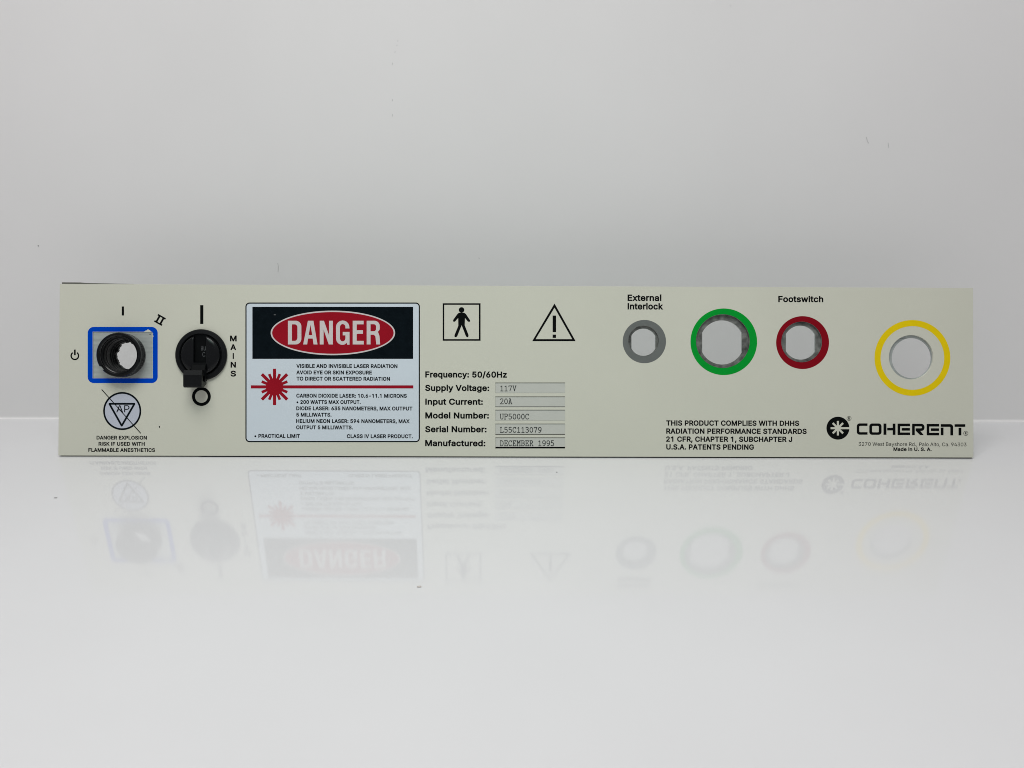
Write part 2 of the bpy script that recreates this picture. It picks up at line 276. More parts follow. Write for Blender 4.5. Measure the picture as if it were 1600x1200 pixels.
    '58,64,382,69,306,83,239,106,178,138,127,177,84,223,50,275,25,330,11,390,6,455,11,507,27,557,61,614,133,619,133,617,-41,612,-68,604,-92,593,-113,579,-131,562,-147,520,-171,471,-186,'
    '414,-191,356,-187,311,-173,263,-146,204,-76,96,-137,106,-155],[213,267,200,334,198,410,208,481,221,524,240,561,264,593,292,620,327,640,366,652,410,656,454,652,492,640,526,621,554,5'
    '95,578,564,604,506,615,461,621,385,615,309,596,244,577,207,553,178,525,153,491,136,453,126,410,122,366,126,327,137,293,155,264,180,240,210,230,228]],"h":[820,[101,1021,101,-4,231,-'
    '4,232,475,238,514,249,548,274,591,297,614,324,631,369,648,420,654,468,649,509,633,527,621,543,606,557,589,568,570,583,525,588,470,588,-4,718,-4,717,512,710,570,695,621,673,664,645,'
    '700,611,729,572,750,528,765,480,772,426,772,373,762,324,741,281,710,261,690,231,645,231,1021]],"i":[333,[97,915,123,892,155,883,191,885,222,898,245,924,256,955,254,989,239,1018,212'
    ',1041,179,1050,144,1048,114,1034,91,1009,80,978,82,944],[101,763,101,-4,231,-4,231,763]],"k":[761,[101,1021,101,-4,231,-4,231,278,307,350,586,-4,752,-4,406,433,728,762,567,763,239,'
    '427,231,427,231,1021]],"l":[330,[100,1059,100,-4,230,-4,230,1059]],"m":[1220,[101,-4,231,-4,232,496,242,547,264,589,293,621,330,643,370,655,419,656,457,647,489,631,516,606,534,575,'
    '543,540,544,-4,675,-4,677,525,688,566,709,601,738,628,776,648,821,656,857,656,893,648,927,633,956,609,967,594,976,577,986,533,987,-4,1118,-4,1117,539,1110,592,1095,638,1073,678,104'
    '6,710,1014,737,977,756,937,769,895,775,833,774,777,761,727,736,684,702,649,659,635,631,621,664,594,706,578,724,559,740,538,753,516,763,492,770,438,776,389,771,342,756,299,730,262,6'
    '95,229,641,228,763,101,763]],"n":[819,[101,763,101,-4,231,-4,232,475,238,514,249,548,274,591,297,614,324,631,369,648,420,654,468,649,509,633,527,621,543,606,557,589,568,570,583,525'
    ',588,470,588,-4,718,-4,717,512,710,570,695,621,673,664,645,700,611,729,572,750,528,765,480,772,426,772,373,762,324,741,281,710,261,690,244,667,228,640,227,763]],"o":[830,[108,168,1'
    '42,113,183,67,232,30,259,14,317,-8,380,-19,449,-19,513,-8,572,14,625,47,670,89,707,140,736,199,755,265,765,337,765,414,755,487,736,553,707,612,670,663,625,706,599,723,543,751,482,7'
    '67,414,773,348,767,287,751,232,723,183,686,142,639,108,584,84,521,69,451,64,375,69,300,84,231],[208,280,198,350,200,424,214,494,229,536,250,573,277,603,309,629,347,646,390,655,438,'
    '655,483,646,521,629,553,603,580,572,602,535,623,471,633,400,631,326,618,258,602,216,580,179,553,149,521,124,483,107,438,98,390,98,347,107,309,124,277,149,250,179,229,216]],"p":[849'
    ',[228,642,228,763,101,763,101,-289,231,-289,231,113,234,113,282,49,329,12,376,-9,436,-19,490,-19,549,-8,603,14,652,46,694,88,729,139,756,198,774,264,783,338,783,417,774,490,756,556'
    ',729,615,694,666,652,707,603,739,548,761,489,772,435,772,393,767,357,756,302,723,271,693,234,642],[230,406,240,481,262,544,283,579,309,608,341,632,377,647,418,655,463,655,504,647,5'
    '41,631,573,607,599,577,620,541,641,477,651,405,649,327,635,256,619,214,598,178,572,147,540,123,504,107,463,99,418,99,377,107,342,122,310,146,284,175,263,211,246,253,232,325]],"q":['
    '849,[105,167,137,112,175,66,221,29,272,2,329,-15,391,-20,455,-14,491,-3,546,30,577,60,614,113,617,113,617,-289,748,-289,748,763,621,763,621,642,615,642,569,704,522,741,475,762,436,'
    '770,391,773,330,768,273,751,222,724,176,687,137,642,106,587,83,524,69,454,64,378,69,300,83,230],[214,256,200,327,198,405,208,477,229,541,250,577,276,607,308,631,344,647,386,655,431'
    ',655,472,647,508,632,540,608,566,579,587,544,603,503,616,432,618,352,608,276,595,231,576,192,552,160,524,133,490,114,452,102,409,98,365,102,327,114,292,134,264,162,240,195,230,214]'
    '],"r":[518,[231,-4,232,491,242,537,264,578,294,609,334,632,380,645,414,647,460,645,491,640,491,771,403,773,361,765,321,749,286,725,257,696,227,646,227,763,101,763,101,-4]],"s":[730'
    ',[150,45,184,21,244,-4,313,-18,393,-19,448,-13,498,0,544,20,582,45,615,75,640,110,657,149,665,191,665,239,653,286,644,308,631,328,597,362,551,391,493,414,305,461,261,482,234,508,22'
    '4,529,221,554,226,583,240,609,264,631,296,648,333,658,375,661,419,657,455,646,482,628,513,593,527,567,533,549,653,577,631,634,601,681,575,708,528,740,490,756,424,770,347,772,297,76'
    '6,250,753,208,734,171,710,140,682,116,648,99,610,91,570,91,521,103,473,126,432,141,413,182,381,234,356,297,336,457,297,495,276,520,250,529,230,532,206,527,177,512,151,487,128,452,1'
    '10,411,99,363,95,320,98,282,108,250,124,224,147,205,176,191,218,66,191,79,145,97,107,121,73]],"t":[455,[164,59,181,40,201,24,223,11,248,1,275,-6,337,-12,421,-3,431,0,407,112,341,10'
    '4,301,109,282,119,269,133,258,166,256,195,256,650,412,650,412,763,256,763,256,946,126,946,126,763,9,763,9,650,126,650,128,156,132,128,140,103,151,79]],"u":[820,[105,217,116,163,134'
    ',115,160,76,191,44,228,18,270,0,315,-11,365,-14,420,-9,470,6,516,31,537,47,557,67,575,91,592,120,592,-4,718,-4,718,763,588,763,587,284,577,228,555,181,522,145,482,120,435,107,400,1'
    '04,352,110,311,126,277,153,263,170,243,211,232,260,231,763,101,763,101,278]],"w":[1134,[40,763,272,-4,400,-4,529,448,567,601,634,342,734,-4,862,-4,1094,763,957,763,863,428,822,271,'
    '795,151,767,272,636,763,501,763,408,428,367,270,340,147,312,274,177,763]],"x":[757,[34,-4,185,-4,361,270,377,302,459,169,572,-4,724,-4,452,383,711,763,561,763,401,509,383,473,298,6'
    '13,202,763,49,763,307,388]],"y":[778,[120,-166,90,-280,128,-290,201,-293,250,-286,295,-268,333,-241,367,-203,404,-137,749,763,607,763,401,175,389,134,334,311,172,763,29,763,321,-3,'
    '279,-114,250,-152,216,-172,177,-176]],"z":[761,[79,92,79,-4,681,-4,681,117,256,117,669,661,669,763,92,763,92,642,504,642]],"\\u2022":[777,[179,327,196,292,218,260,245,233,277,211,31'
    '2,194,349,184,389,181,429,184,466,194,501,211,546,246,571,275,590,309,603,345,610,384,610,424,603,463,590,499,571,532,532,574,501,596,466,613,429,623,389,626,349,623,312,613,277,59'
    '6,245,574,218,547,196,516,179,481,169,444,166,404,169,364]]," ":[376]},"b":{",":[432,[84,202,5,-299,215,-299,353,202]],"-":[962,[168,549,168,316,734,316,734,549]],".":[432,[59,6,84'
    ',-25,114,-49,151,-64,191,-69,230,-64,267,-49,298,-24,322,6,337,43,342,82,337,121,322,158,298,189,266,214,229,229,191,233,152,229,115,214,84,190,59,158,44,121,39,82,44,43]],"/":[554'
    ',[548,1125,310,1125,-49,-213,188,-213]],"0":[962,[56,298,67,251,81,207,98,165,117,126,140,90,165,57,193,27,223,0,256,-22,292,-41,330,-56,369,-66,410,-72,453,-74,496,-72,537,-66,577'
    ',-56,614,-41,650,-22,684,0,714,27,742,57,767,90,789,126,809,165,825,207,840,251,860,347,870,452,870,565,859,670,839,766,824,810,808,852,788,891,766,927,741,960,713,990,683,1017,650'
    ',1039,614,1058,577,1073,537,1083,496,1089,453,1091,411,1089,370,1083,330,1073,293,1058,257,1039,224,1017,194,990,166,960,141,927,119,891,99,853,82,811,67,766,47,670,37,564,37,452,4'
    '1,398],[285,395,279,508,285,621,296,685,312,738,332,781,355,813,380,837,405,851,436,858,470,858,501,851,526,837,552,813,574,781,594,738,610,684,622,621,628,508,622,396,610,333,594,'
    '279,574,236,551,204,527,181,501,167,471,160,435,160,405,167,379,181,355,204,332,236,312,279,296,332]],"1":[962,[112,885,112,598,365,783,365,-60,612,-60,612,1077,378,1077]],"2":[962'
    ',[312,664,318,766,336,808,365,837,394,851,432,858,487,855,529,839,558,813,576,778,580,731,571,688,539,630,518,604,424,497,68,119,68,-60,838,-60,838,173,438,173,681,432,752,527,789,'
    '592,811,657,821,722,821,777,810,838,788,895,756,947,716,992,667,1030,611,1060,550,1080,484,1090,416,1090,349,1080,287,1059,230,1029,180,990,138,943,120,916,93,856,76,792,72,759,69,'
    '664]],"3":[962,[212,-22,272,-48,335,-65,402,-73,473,-73,545,-63,612,-43,673,-13,727,25,772,73,808,128,822,158,833,189,840,222,846,290,840,356,822,419,793,477,774,504,752,529,728,55'
    '2,673,591,642,607,608,620,560,632,805,898,805,1077,79,1077,79,844,449,844,253,621,253,435,428,434,492,425,536,406,566,381,585,352,596,316,597,275,590,238,565,203,538,183,500,168,43'
    '7,160,377,166,332,184,300,212,283,246,272,324,20,324,31,226,47,163,59,133,74,105,92,79,135,32,159,12]],"4":[962,[19,333,19,151,503,151,503,-60,746,-60,746,151,886,151,886,385,746,3'
    '85,746,695,503,695,503,385,318,385,726,1077,460,1077]],"5":[962,[138,1077,69,452,275,430,320,465,368,484,436,494,480,488,518,473,550,447,574,413,590,372,596,324,590,278,575,237,552'
    ',205,521,181,485,165,429,160,384,170,345,192,319,222,305,257,296,321,53,321,62,227,76,167,100,112,134,62,176,19,226,-17,282,-45,343,-64,408,-73,479,-73,550,-61,616,-38,647,-22,703,'
    '17,751,65,790,121,819,185,836,253,842,326,839,381,830,434,814,484,779,552,750,593,716,630,677,661,635,686,587,707,537,720,485,726,416,725,340,708,355,844,793,844,793,1077]],"6":[96'
    '2,[315,362,329,400,350,429,390,457,425,469,467,470,504,462,535,445,570,409,586,374,594,331,593,283,581,243,562,209,535,183,504,166,467,158,425,159,390,170,359,191,336,219,319,256,3'
    '11,300,310,317],[197,674,133,564,103,500,83,440,71,382,67,324,72,251,89,183,116,120,153,64,199,16,254,-23,315,-51,382,-68,453,-74,523,-69,589,-52,621,-39,678,-5,728,37,770,87,803,1'
    '45,816,177,833,244,838,314,833,383,818,449,792,509,757,561,713,606,661,641,603,668,538,683,489,687,758,1077,473,1077]],"7":[962,[96,-60,367,-60,841,883,841,1077,64,1077,64,844,553,'
    '844]],"9":[962,[113,509,149,456,193,412,244,376,303,349,368,334,416,330,147,-60,433,-60,731,382,788,486,812,547,828,606,837,665,837,730,826,801,804,867,771,927,729,979,678,1022,620'
    ',1056,589,1069,522,1086,452,1091,382,1086,317,1069,255,1041,201,1003,155,957,117,903,89,840,72,774,67,703,72,634,87,569],[316,657,311,703,316,749,330,787,352,818,380,841,413,855,45'
    '2,860,493,855,526,841,554,818,576,786,590,747,595,701,590,656,576,618,555,588,526,566,493,552,452,547,413,552,379,566,351,589,330,619]],":":[432,[59,6,84,-25,114,-49,151,-64,191,-6'
    '9,230,-64,267,-49,298,-24,322,6,337,43,342,82,337,121,322,158,298,189,266,214,229,229,191,233,152,229,115,214,84,190,59,158,44,121,39,82,44,43],[59,556,84,525,114,501,151,486,191,4'
    '81,230,486,267,501,298,526,322,556,337,593,342,632,337,672,322,709,298,739,267,764,230,779,191,784,151,779,114,764,84,739,59,709,44,672,39,632,44,593]],"A":[1015,[-53,-60,213,-60,3'
    '12,224,646,224,748,-60,1012,-60,594,1077,361,1077],[477,706,563,457,393,457]],"B":[968,[309,174,309,402,530,400,571,388,613,362,634,337,649,296,650,259,643,235,630,214,610,197,576,'
    '183,523,175],[60,1077,60,-60,535,-59,613,-50,683,-32,743,-3,795,33,817,54,836,78,866,129,885,184,895,242,895,302,886,359,869,411,844,457,814,496,766,537,804,578,826,612,843,653,853'
    ',699,856,748,852,806,838,861,814,914,780,962,737,1002,685,1035,624,1059,556,1073,483,1077],[309,631,309,843,506,842,548,834,574,822,592,805,605,783,611,758,610,722,596,686,568,657,'
    '529,638,490,631]],"C":[1076,[85,203,109,161,135,122,164,86,196,54,231,25,269,-1,309,-23,351,-41,394,-56,440,-66,487,-72,564,-73,647,-62,726,-39,775,-15,842,29,900,85,933,127,961,17'
    '5,984,227,999,282,1019,381,771,381,746,295,714,242,680,210,625,181,548,166,510,167,463,175,421,192,381,217,346,250,317,291,293,341,277,400,268,470,268,547,277,617,293,676,317,726,3'
    '47,767,380,800,420,825,462,842,509,851,588,847,648,827,697,793,735,746,755,697,770,636,1019,636,992,764,973,818,948,868,900,933,862,972,797,1020,750,1046,673,1074,591,1088,534,1091'
    ',487,1089,440,1083,395,1073,351,1059,309,1040,268,1018,231,992,196,963,164,930,135,894,108,855,85,813,65,768,49,720,37,670,28,618,23,564,21,508,23,452,28,398,37,346,49,296,65,249]]'
    ',"D":[1060,[60,1077,60,-60,492,-58,545,-53,595,-43,642,-30,688,-13,730,9,770,34,807,63,841,95,871,130,898,169,921,210,940,255,956,302,968,351,976,402,981,455,983,511,981,566,976,61'
    '9,968,670,956,718,940,764,921,809,898,850,871,888,842,923,809,955,774,984,735,1009,693,1030,649,1047,603,1060,554,1070,504,1075],[476,842,536,833,586,816,629,791,664,759,692,720,71'
    '4,670,729,613,737,547,737,474,729,407,714,349,691,300,662,259,626,226,583,202,530,184,465,175,309,174,309,843]],"E":[893,[309,174,309,397,771,397,771,632,309,632,309,843,805,843,80'
    '5,1077,60,1077,60,-60,810,-60,810,174]],"F":[876,[309,-60,309,382,752,382,752,617,309,617,309,843,798,843,798,1077,60,1077,60,-60]],"G":[1097,[64,250,84,205,107,162,133,123,162,87,'
    '194,55,229,25,267,-1,308,-23,350,-41,394,-56,440,-66,488,-72,537,-74,581,-72,624,-68,666,-60,706,-48,745,-33,782,-15,817,6,849,30,879,56,906,86,931,117,954,152,973,189,989,228,1001'
    ',268,1009,311,1014,354,1016,571,505,571,505,338,771,422,766,356,756,314,729,258,705,229,676,205,643,186,604,173,561,167,512,167,464,176,420,193,381,217,347,250,317,292,293,342,277,'
    '400,268,470,268,547,277,617,293,676,317,727,346,769,380,801,418,826,461,842,506,851,574,849,635,831,684,799,731,741,754,693,773,637,1022,637,994,762,975,815,949,864,902,929,844,986'
    ',800,1017,727,1054,673,1072,618,1084,530,1091,482,1089,436,1083,391,1073,348,1059,306,1040,266,1018,229,992,194,963,162,930,133,894,107,855,84,812,64,767,49,720,36,670,28,618,23,56'
    '4,21,508,23,452,28,399,36,347,49,297]],"H":[1090,[60,-60,309,-60,309,404,725,404,725,-60,974,-60,974,1077,725,1077,725,638,309,638,309,1077,60,1077]],"I":[422,[60,1078,60,-60,306,-'
    '60,306,1078]],"J":[849,[6,406,6,290,9,238,17,187,31,140,51,96,78,56,110,22,145,-7,185,-31,227,-50,272,-64,320,-72,370,-74,420,-71,467,-64,512,-50,555,-31,594,-7,629,22,661,57,687,9'
    '6,708,140,722,187,730,237,733,289,733,1077,484,1077,483,267,475,228,462,201,442,181,419,168,388,161,351,161,320,168,297,182,277,201,264,228,256,267,255,406]],"K":[989,[60,1077,60,-'
    '60,309,-60,309,318,388,398,713,-60,1013,-60,562,573,1018,1070,701,1077,309,652,309,1077]],"L":[842,[60,1077,60,-60,782,-60,782,174,309,174,309,1077]],"M":[1312,[60,1077,60,-60,304,'
    '-60,304,513,531,-60,725,-60,949,512,949,-60,1196,-60,1196,1077,912,1077,630,343,344,1077]],"N":[1103,[60,1077,60,-60,310,-60,309,620,353,548,741,-60,987,-60,987,1077,738,1077,737,3'
    '97,305,1077]],"O":[1123,[49,296,66,248,86,203,110,161,136,122,165,86,197,54,232,25,269,-1,309,-23,351,-41,394,-56,439,-66,486,-72,534,-74,582,-72,629,-66,674,-56,717,-41,759,-23,79'
    '9,-1,836,25,871,54,903,86,932,122,958,161,982,203,1002,249,1018,296,1030,346,1039,398,1044,452,1046,508,1044,564,1039,618,1030,670,1018,720,1002,768,982,813,959,855,932,894,903,930'
    ',871,963,836,992,799,1018,759,1040,717,1059,673,1073,628,1083,582,1089,534,1091,486,1089,440,1083,395,1073,351,1059,309,1040,269,1018,232,992,197,963,165,930,136,894,109,855,86,813'
    ',66,768,49,720,37,670,28,618,23,564,21,508,23,452,28,398,37,346],[284,369,271,433,267,508,271,583,284,648,305,703,332,749,364,786,400,814,442,835,486,848,534,852,582,848,626,835,66'
    '7,814,704,786,736,749,763,703,783,648,796,583,800,508,796,433,783,369,763,314,736,268,704,231,667,203,626,182,582,170,534,166,485,170,441,182,400,203,364,231,332,268,305,314]],"P":'
    '[945,[60,-60,309,-60,309,311,512,312,591,323,628,333,662,346,694,361,750,400,775,423,797,448,816,475,846,533,866,595,876,661,876,729,866,795,846,858,816,915,797,942,775,967,723,100'
    '9,694,1028,662,1043,627,1056,552,1072,471,1077,60,1077],[309,844,486,843,540,835,576,818,601,795,617,765,627,726,627,665,612,613,593,586,565,565,525,551,464,545,309,545]],"R":[954,'
    '[60,-60,309,-60,309,335,458,335,670,-60,957,-60,711,391,750,416,774,437,797,461,817,487,848,543,868,604,878,670,878,738,868,804,848,865,817,922,797,948,775,972,723,1013,694,1030,66'
    '2,1045,627,1057,553,1072,473,1077,60,1077],[527,839,568,825,596,806,619,771,628,735,628,674,619,639,603,613,580,594,544,579,489,571,309,570,309,844,465,844]],"S":[949,[98,60,121,36'
    ',172,-4,230,-37,297,-60,370,-74,447,-78,529,-73,604,-59,672,-33,732,1,783,43,804,68,840,122,863,181,876,244,876,304,868,356,852,403,830,444,802,479,770,510,701,557,644,583,546,616,'
    '363,671,306,708,292,733,292,770,305,800,337,829,371,846,432,856,475,856,519,849,555,835,583,815,601,793,612,766,625,696,867,696,859,790,845,850,820,906,784,956,739,1000,686,1035,62'
    '7,1062,561,1081,491,1090,418,1090,348,1081,282,1063,220,1036,167,1000,121,956,101,931,83,903,69,874,58,843,50,811,44,745,46,705,53,666,65,630,82,595,104,564,130,535,160,509,193,487'
    ',228,467,307,435,553,360,606,331,625,309,631,279,626,247,611,220,586,196,534,171,485,160,414,160,354,173,309,198,287,222,273,252,262,333,9,333,20,236,35,172,61,113]],"T":[953,[4,10'
    '77,4,843,325,843,325,-60,573,-60,573,843,894,843,894,1077]],"U":[1090,[66,269,74,232,86,196,100,162,117,129,138,98,161,69,187,43,216,18,247,-3,316,-39,353,-53,392,-63,474,-75,561,-'
    '75,643,-63,682,-53,719,-39,755,-22,788,-3,818,19,847,43,873,69,896,98,916,129,934,162,949,196,960,232,968,269,974,345,974,1077,725,1077,724,337,714,285,692,242,660,207,617,181,582,'
    '170,541,164,473,166,435,175,403,189,363,218,333,256,315,301,309,357,309,1077,60,1077,62,307]],"V":[1015,[-53,1077,366,-60,598,-60,1012,1077,746,1077,482,311,211,1077]],"W":[1428,[-'
    '46,1077,264,-60,507,-60,686,599,865,-60,1106,-60,1418,1077,1161,1077,984,395,805,1077,566,1077,387,395,212,1077]],"X":[1004,[240,1077,-55,1077,347,522,-79,-60,214,-60,474,318,534,2'
    '25,732,-60,1026,-60,605,525,1007,1077,716,1077,476,726]],"Y":[1000,[347,400,347,-60,596,-60,596,400,1018,1077,728,1077,509,720,473,656,435,720,216,1077,-75,1077]],"a":[834,[161,456'
    ',108,428,75,402,47,371,24,333,9,289,2,241,2,187,11,131,31,80,60,35,97,-3,140,-33,188,-55,239,-69,292,-76,367,-75,434,-61,493,-34,493,-60,733,-60,732,534,725,591,709,644,685,690,656'
    ',727,623,758,567,792,510,813,404,829,318,824,248,808,202,791,158,767,118,738,81,700,50,655,0,543,228,477],[249,236,280,257,359,277,474,293,556,313,587,331,500,258,491,277,484,236,4'
    '63,199,427,170,390,156,317,152,275,163,248,187],[377,602,437,596,469,579,486,552,489,518,347,499,235,479,274,555,313,586,331,593]],"b":[905,[45,1077,45,-60,284,-60,284,-26,337,-55,'
    '383,-69,433,-75,495,-74,530,-70,565,-62,598,-50,629,-36,659,-18,687,2,714,26,737,52,759,80,795,144,820,216,835,294,840,378,835,461,820,538,794,610,758,674,736,702,713,727,687,750,6'
    '59,771,629,789,597,803,564,815,530,823,494,827,431,828,381,822,335,808,287,782,287,1077],[300,269,288,332,286,403,295,468,313,520,337,557,369,583,407,597,458,599,501,588,524,575,55'
    '3,544,576,501,591,445,596,379,591,312,576,255,552,210,522,179,500,165,473,157,423,155,381,165,348,187,321,221]],"c":[847,[58,143,76,111,97,80,120,52,145,26,172,3,202,-18,233,-36,26'
    '7,-51,302,-62,338,-70,413,-76,498,-68,577,-45,631,-17,678,18,719,62,753,111,777,169,802,248,566,306,537,216,499,176,452,156,415,153,379,156,350,165,327,179,296,212,273,256,258,312,'
    '253,375,258,439,273,496,296,540,327,573,351,588,379,597,451,596,498,578,538,533,566,452,799,511,768,609,740,662,703,710,644,762,575,798,498,821,413,829,375,827,338,823,302,814,267,'
    '803,234,789,202,771,172,750,145,727,119,701,97,672,76,641,58,608,43,574,20,499,9,418,9,333,20,253,30,215]],"d":[905,[19,254,40,179,55,144,91,80,112,52,135,26,162,3,190,-18,220,-36,'
    '251,-50,284,-62,319,-70,354,-74,417,-75,466,-69,512,-55,565,-26,565,-60,804,-60,804,1077,561,1077,561,782,514,808,468,822,418,828,355,827,320,823,285,815,252,803,221,789,163,751,13'
    '7,728,113,702,91,674,56,610,29,539,13,461,8,378,9,335],[254,356,255,424,267,483,288,531,315,566,348,588,375,597,426,599,469,589,502,567,529,534,549,487,561,426,562,354,554,288,536,'
    '236,510,197,479,171,441,157,392,155,349,165,326,179,297,210,273,255,262,291]],"e":[864,[57,144,75,110,96,80,119,52,144,26,172,3,202,-18,235,-36,270,-51,306,-62,344,-70,424,-76,481,'
    '-73,536,-63,587,-47,634,-24,677,4,730,55,759,96,780,142,807,225,585,279,802,279,801,424,797,476,802,480,796,480,780,556,759,612,732,662,698,706,661,742,620,772,575,795,505,818,434,'
    '828,371,827,334,822,298,814,263,803,230,788,197,769,168,748,141,724,116,698,94,669,74,638,42,570,20,496,9,416,9,332,20,252,30,214],[374,158,332,175,300,201,275,238,261,279,573,279,'
    '539,199,502,168,448,153,425,152],[427,599,469,590,500,571,526,541,548,488,265,497,287,538,315,569,350,590,377,597]],"f":[563,[343,-60,343,594,516,594,516,819,343,819,349,873,361,88'
    '4,387,888,419,885,496,863,559,1082,445,1115,374,1120,308,1113,245,1093,206,1070,171,1041,141,1006,118,962,105,914,101,864,101,819,-47,819,-47,594,101,594,101,-60]],"g":[906,[166,21'
    ',211,-7,20,-116,69,-201,109,-250,161,-293,202,-317,273,-344,326,-355,414,-361,480,-357,543,-346,603,-328,660,-299,709,-262,750,-215,767,-186,781,-156,792,-124,799,-90,805,-19,805,8'
    '19,566,819,566,780,535,799,491,816,444,826,392,829,356,827,321,823,286,815,253,803,222,789,164,751,138,728,92,675,56,613,41,579,20,504,9,424,9,340,20,260,41,187,56,153,94,93,115,66'
    ',140,42],[255,341,254,407,262,468,280,518,305,556,337,582,377,597,427,599,470,589,503,567,530,535,551,488,563,430,564,361,555,299,538,251,513,217,483,194,443,181,392,179,348,189,31'
    '4,210,287,241,267,284],[342,-126,292,-97,258,-55,234,-18,288,-38,355,-49,416,-49,465,-44,510,-32,563,-5,562,-35,553,-70,538,-93,513,-112,480,-126,438,-134,396,-135]],"h":[876,[45,1'
    '077,45,-60,287,-60,288,471,296,514,318,556,350,582,394,596,439,597,469,590,492,577,511,557,524,531,531,493,532,-60,774,-60,773,516,765,581,747,642,721,694,686,739,643,775,594,802,5'
    '41,819,484,828,421,828,388,823,357,815,326,804,287,784,287,1077]],"i":[389,[43,894,66,866,96,843,131,830,167,826,203,830,238,843,270,866,293,894,308,928,313,966,308,1004,293,1038,2'
    '70,1067,238,1090,203,1103,167,1107,131,1103,96,1090,66,1067,43,1038,28,1003,23,966,28,929],[287,-60,287,819,45,819,45,-60]],"k":[817,[45,1077,45,-60,287,-60,287,258,300,269,559,-60'
    ',863,-57,480,430,842,810,544,819,287,556,287,1077]],"l":[386,[44,1115,44,-60,286,-60,286,1115]],"m":[1276,[45,819,45,-60,287,-60,289,506,298,538,322,571,361,595,399,601,438,595,465'
    ',578,482,554,487,533,488,-60,731,-60,733,517,748,560,770,582,803,597,837,601,876,595,908,578,919,565,927,543,931,506,931,-60,1174,-60,1173,543,1164,604,1146,661,1120,709,1086,750,1'
    '045,783,999,808,950,824,899,831,826,829,781,820,737,805,697,784,661,757,640,738,617,764,592,785,565,802,535,816,504,825,472,830,418,831,358,821,301,798,284,788,284,819]],"n":[875,['
    '45,819,45,-60,287,-60,288,471,296,514,318,556,350,582,394,596,439,597,469,590,492,577,511,557,524,531,531,493,532,-60,774,-60,773,516,765,581,747,642,720,695,685,739,643,775,594,80'
    '2,541,819,484,828,421,828,388,823,357,815,326,804,283,782,283,819]],"o":[886,[30,215,58,143,76,111,97,80,120,52,145,26,172,3,202,-18,233,-36,267,-51,302,-62,338,-70,376,-75,453,-75'
    ',491,-70,528,-62,563,-51,597,-36,629,-18,659,3,686,26,711,52,734,80,755,111,773,144,788,179,810,253,821,333,821,417,810,498,801,536,788,573,773,608,755,641,734,672,712,701,686,727,'
    '659,750,629,771,597,789,563,803,528,814,491,823,453,827,414,829,375,827,338,823,302,814,267,803,234,789,202,771,172,750,145,727,119,701,97,672,76,641,58,608,43,574,20,499,9,418,9,3'
    '33,13,292],[255,332,254,397,262,459,280,512,305,552,339,581,364,593,395,599,433,599,466,593,491,581,525,552,551,511,569,458,577,397,576,332,564,274,543,225,515,189,492,172,466,160,'
    '433,154,395,154,364,160,338,171,305,200,280,240,267,274]],"p":[905,[45,819,45,-345,287,-345,287,-27,338,-55,383,-69,433,-75,495,-74,530,-70,565,-62,598,-50,629,-36,659,-18,687,2,71'
    '4,26,737,52,759,80,795,144,820,216,835,294,840,378,835,461,820,538,794,610,758,674,736,702,713,727,687,750,659,771,629,789,597,803,564,815,530,823,494,827,431,828,381,822,335,808,2'
    '84,780,284,819],[300,269,288,332,286,403,295,468,313,520,337,557,369,583,407,597,458,599,501,588,524,575,553,544,576,501,591,445,596,379,591,312,576,255,552,210,522,179,500,165,473'
    ',157,423,155,381,165,348,187,321,221]],"q":[905,[13,293,29,215,55,144,91,80,112,52,135,26,162,3,190,-18,220,-36,251,-50,284,-62,319,-70,354,-74,417,-75,466,-69,512,-55,561,-28,561,'
    '-345,804,-345,804,819,565,819,565,780,514,808,468,822,418,828,355,827,320,823,285,815,252,803,221,789,163,751,137,728,113,702,91,674,56,610,29,539,13,461,8,378],[253,379,258,445,27'
    '3,501,296,544,325,575,361,593,391,599,442,597,480,583,512,557,536,520,554,468,562,403,561,331,549,269,528,221,501,187,468,165,426,155,376,157,338,171,306,198,280,238,262,291,258,31'
    '2]],"r":[574,[45,819,45,-60,287,-60,289,498,298,527,321,559,356,580,400,591,454,589,547,575,547,823,426,830,371,825,319,810,283,791,283,819]],"s":[786,[48,78,79,37,114,1,156,-28,20'
    '3,-49,254,-65,336,-75,396,-75,458,-68,517,-53,570,-29,617,1,656,38,689,82,710,132,721,185,720,245,715,276,706,306,693,335,676,361,655,385,632,406,605,425,544,455,474,477,310,519,27'
    '8,544,281,569,297,585,328,599,375,605,421,599,446,586,471,554,498,484,724,536,691,639,670,679,629,733,594,765,554,790,508,809,457,822,403,828,344,828,286,821,231,806,181,784,136,75'
    '5,98,719,67,676,46,627,35,575,36,515,41,484,50,453,64,425,80,399,101,374,125,352,152,334,213,303,283,282,447,240,475,215,472,192,454,174,432,162,402,154,345,152,302,161,273,177,255'
    ',201,230,283,-2,234,26,125]],"t":[511,[77,115,87,83,102,52,120,24,143,-1,169,-22,198,-39,230,-52,264,-61,300,-66,338,-68,436,-57,496,-38,451,175,330,160,316,165,312,196,312,594,468'
    ',594,468,819,312,819,312,1002,70,1002,70,819,-47,819,-47,594,70,594,70,184,72,150]],"u":[876,[398,-69,461,-57,492,-46,536,-23,536,-60,774,-60,774,819,532,819,530,272,520,233,494,19'
    '6,459,172,414,161,381,161,351,168,328,182,309,202,296,229,288,265,287,819,45,819,46,243,54,178,72,117,99,64,134,20,177,-16,226,-43,279,-61,336,-69]],"w":[1190,[-36,819,230,-60,442,'
    '-60,567,375,692,-60,904,-60,1170,819,914,819,795,388,679,819,458,819,340,387,220,819]],"x":[813,[-72,-60,215,-60,379,189,542,-60,831,-60,503,384,816,819,531,819,380,586,233,819,-57'
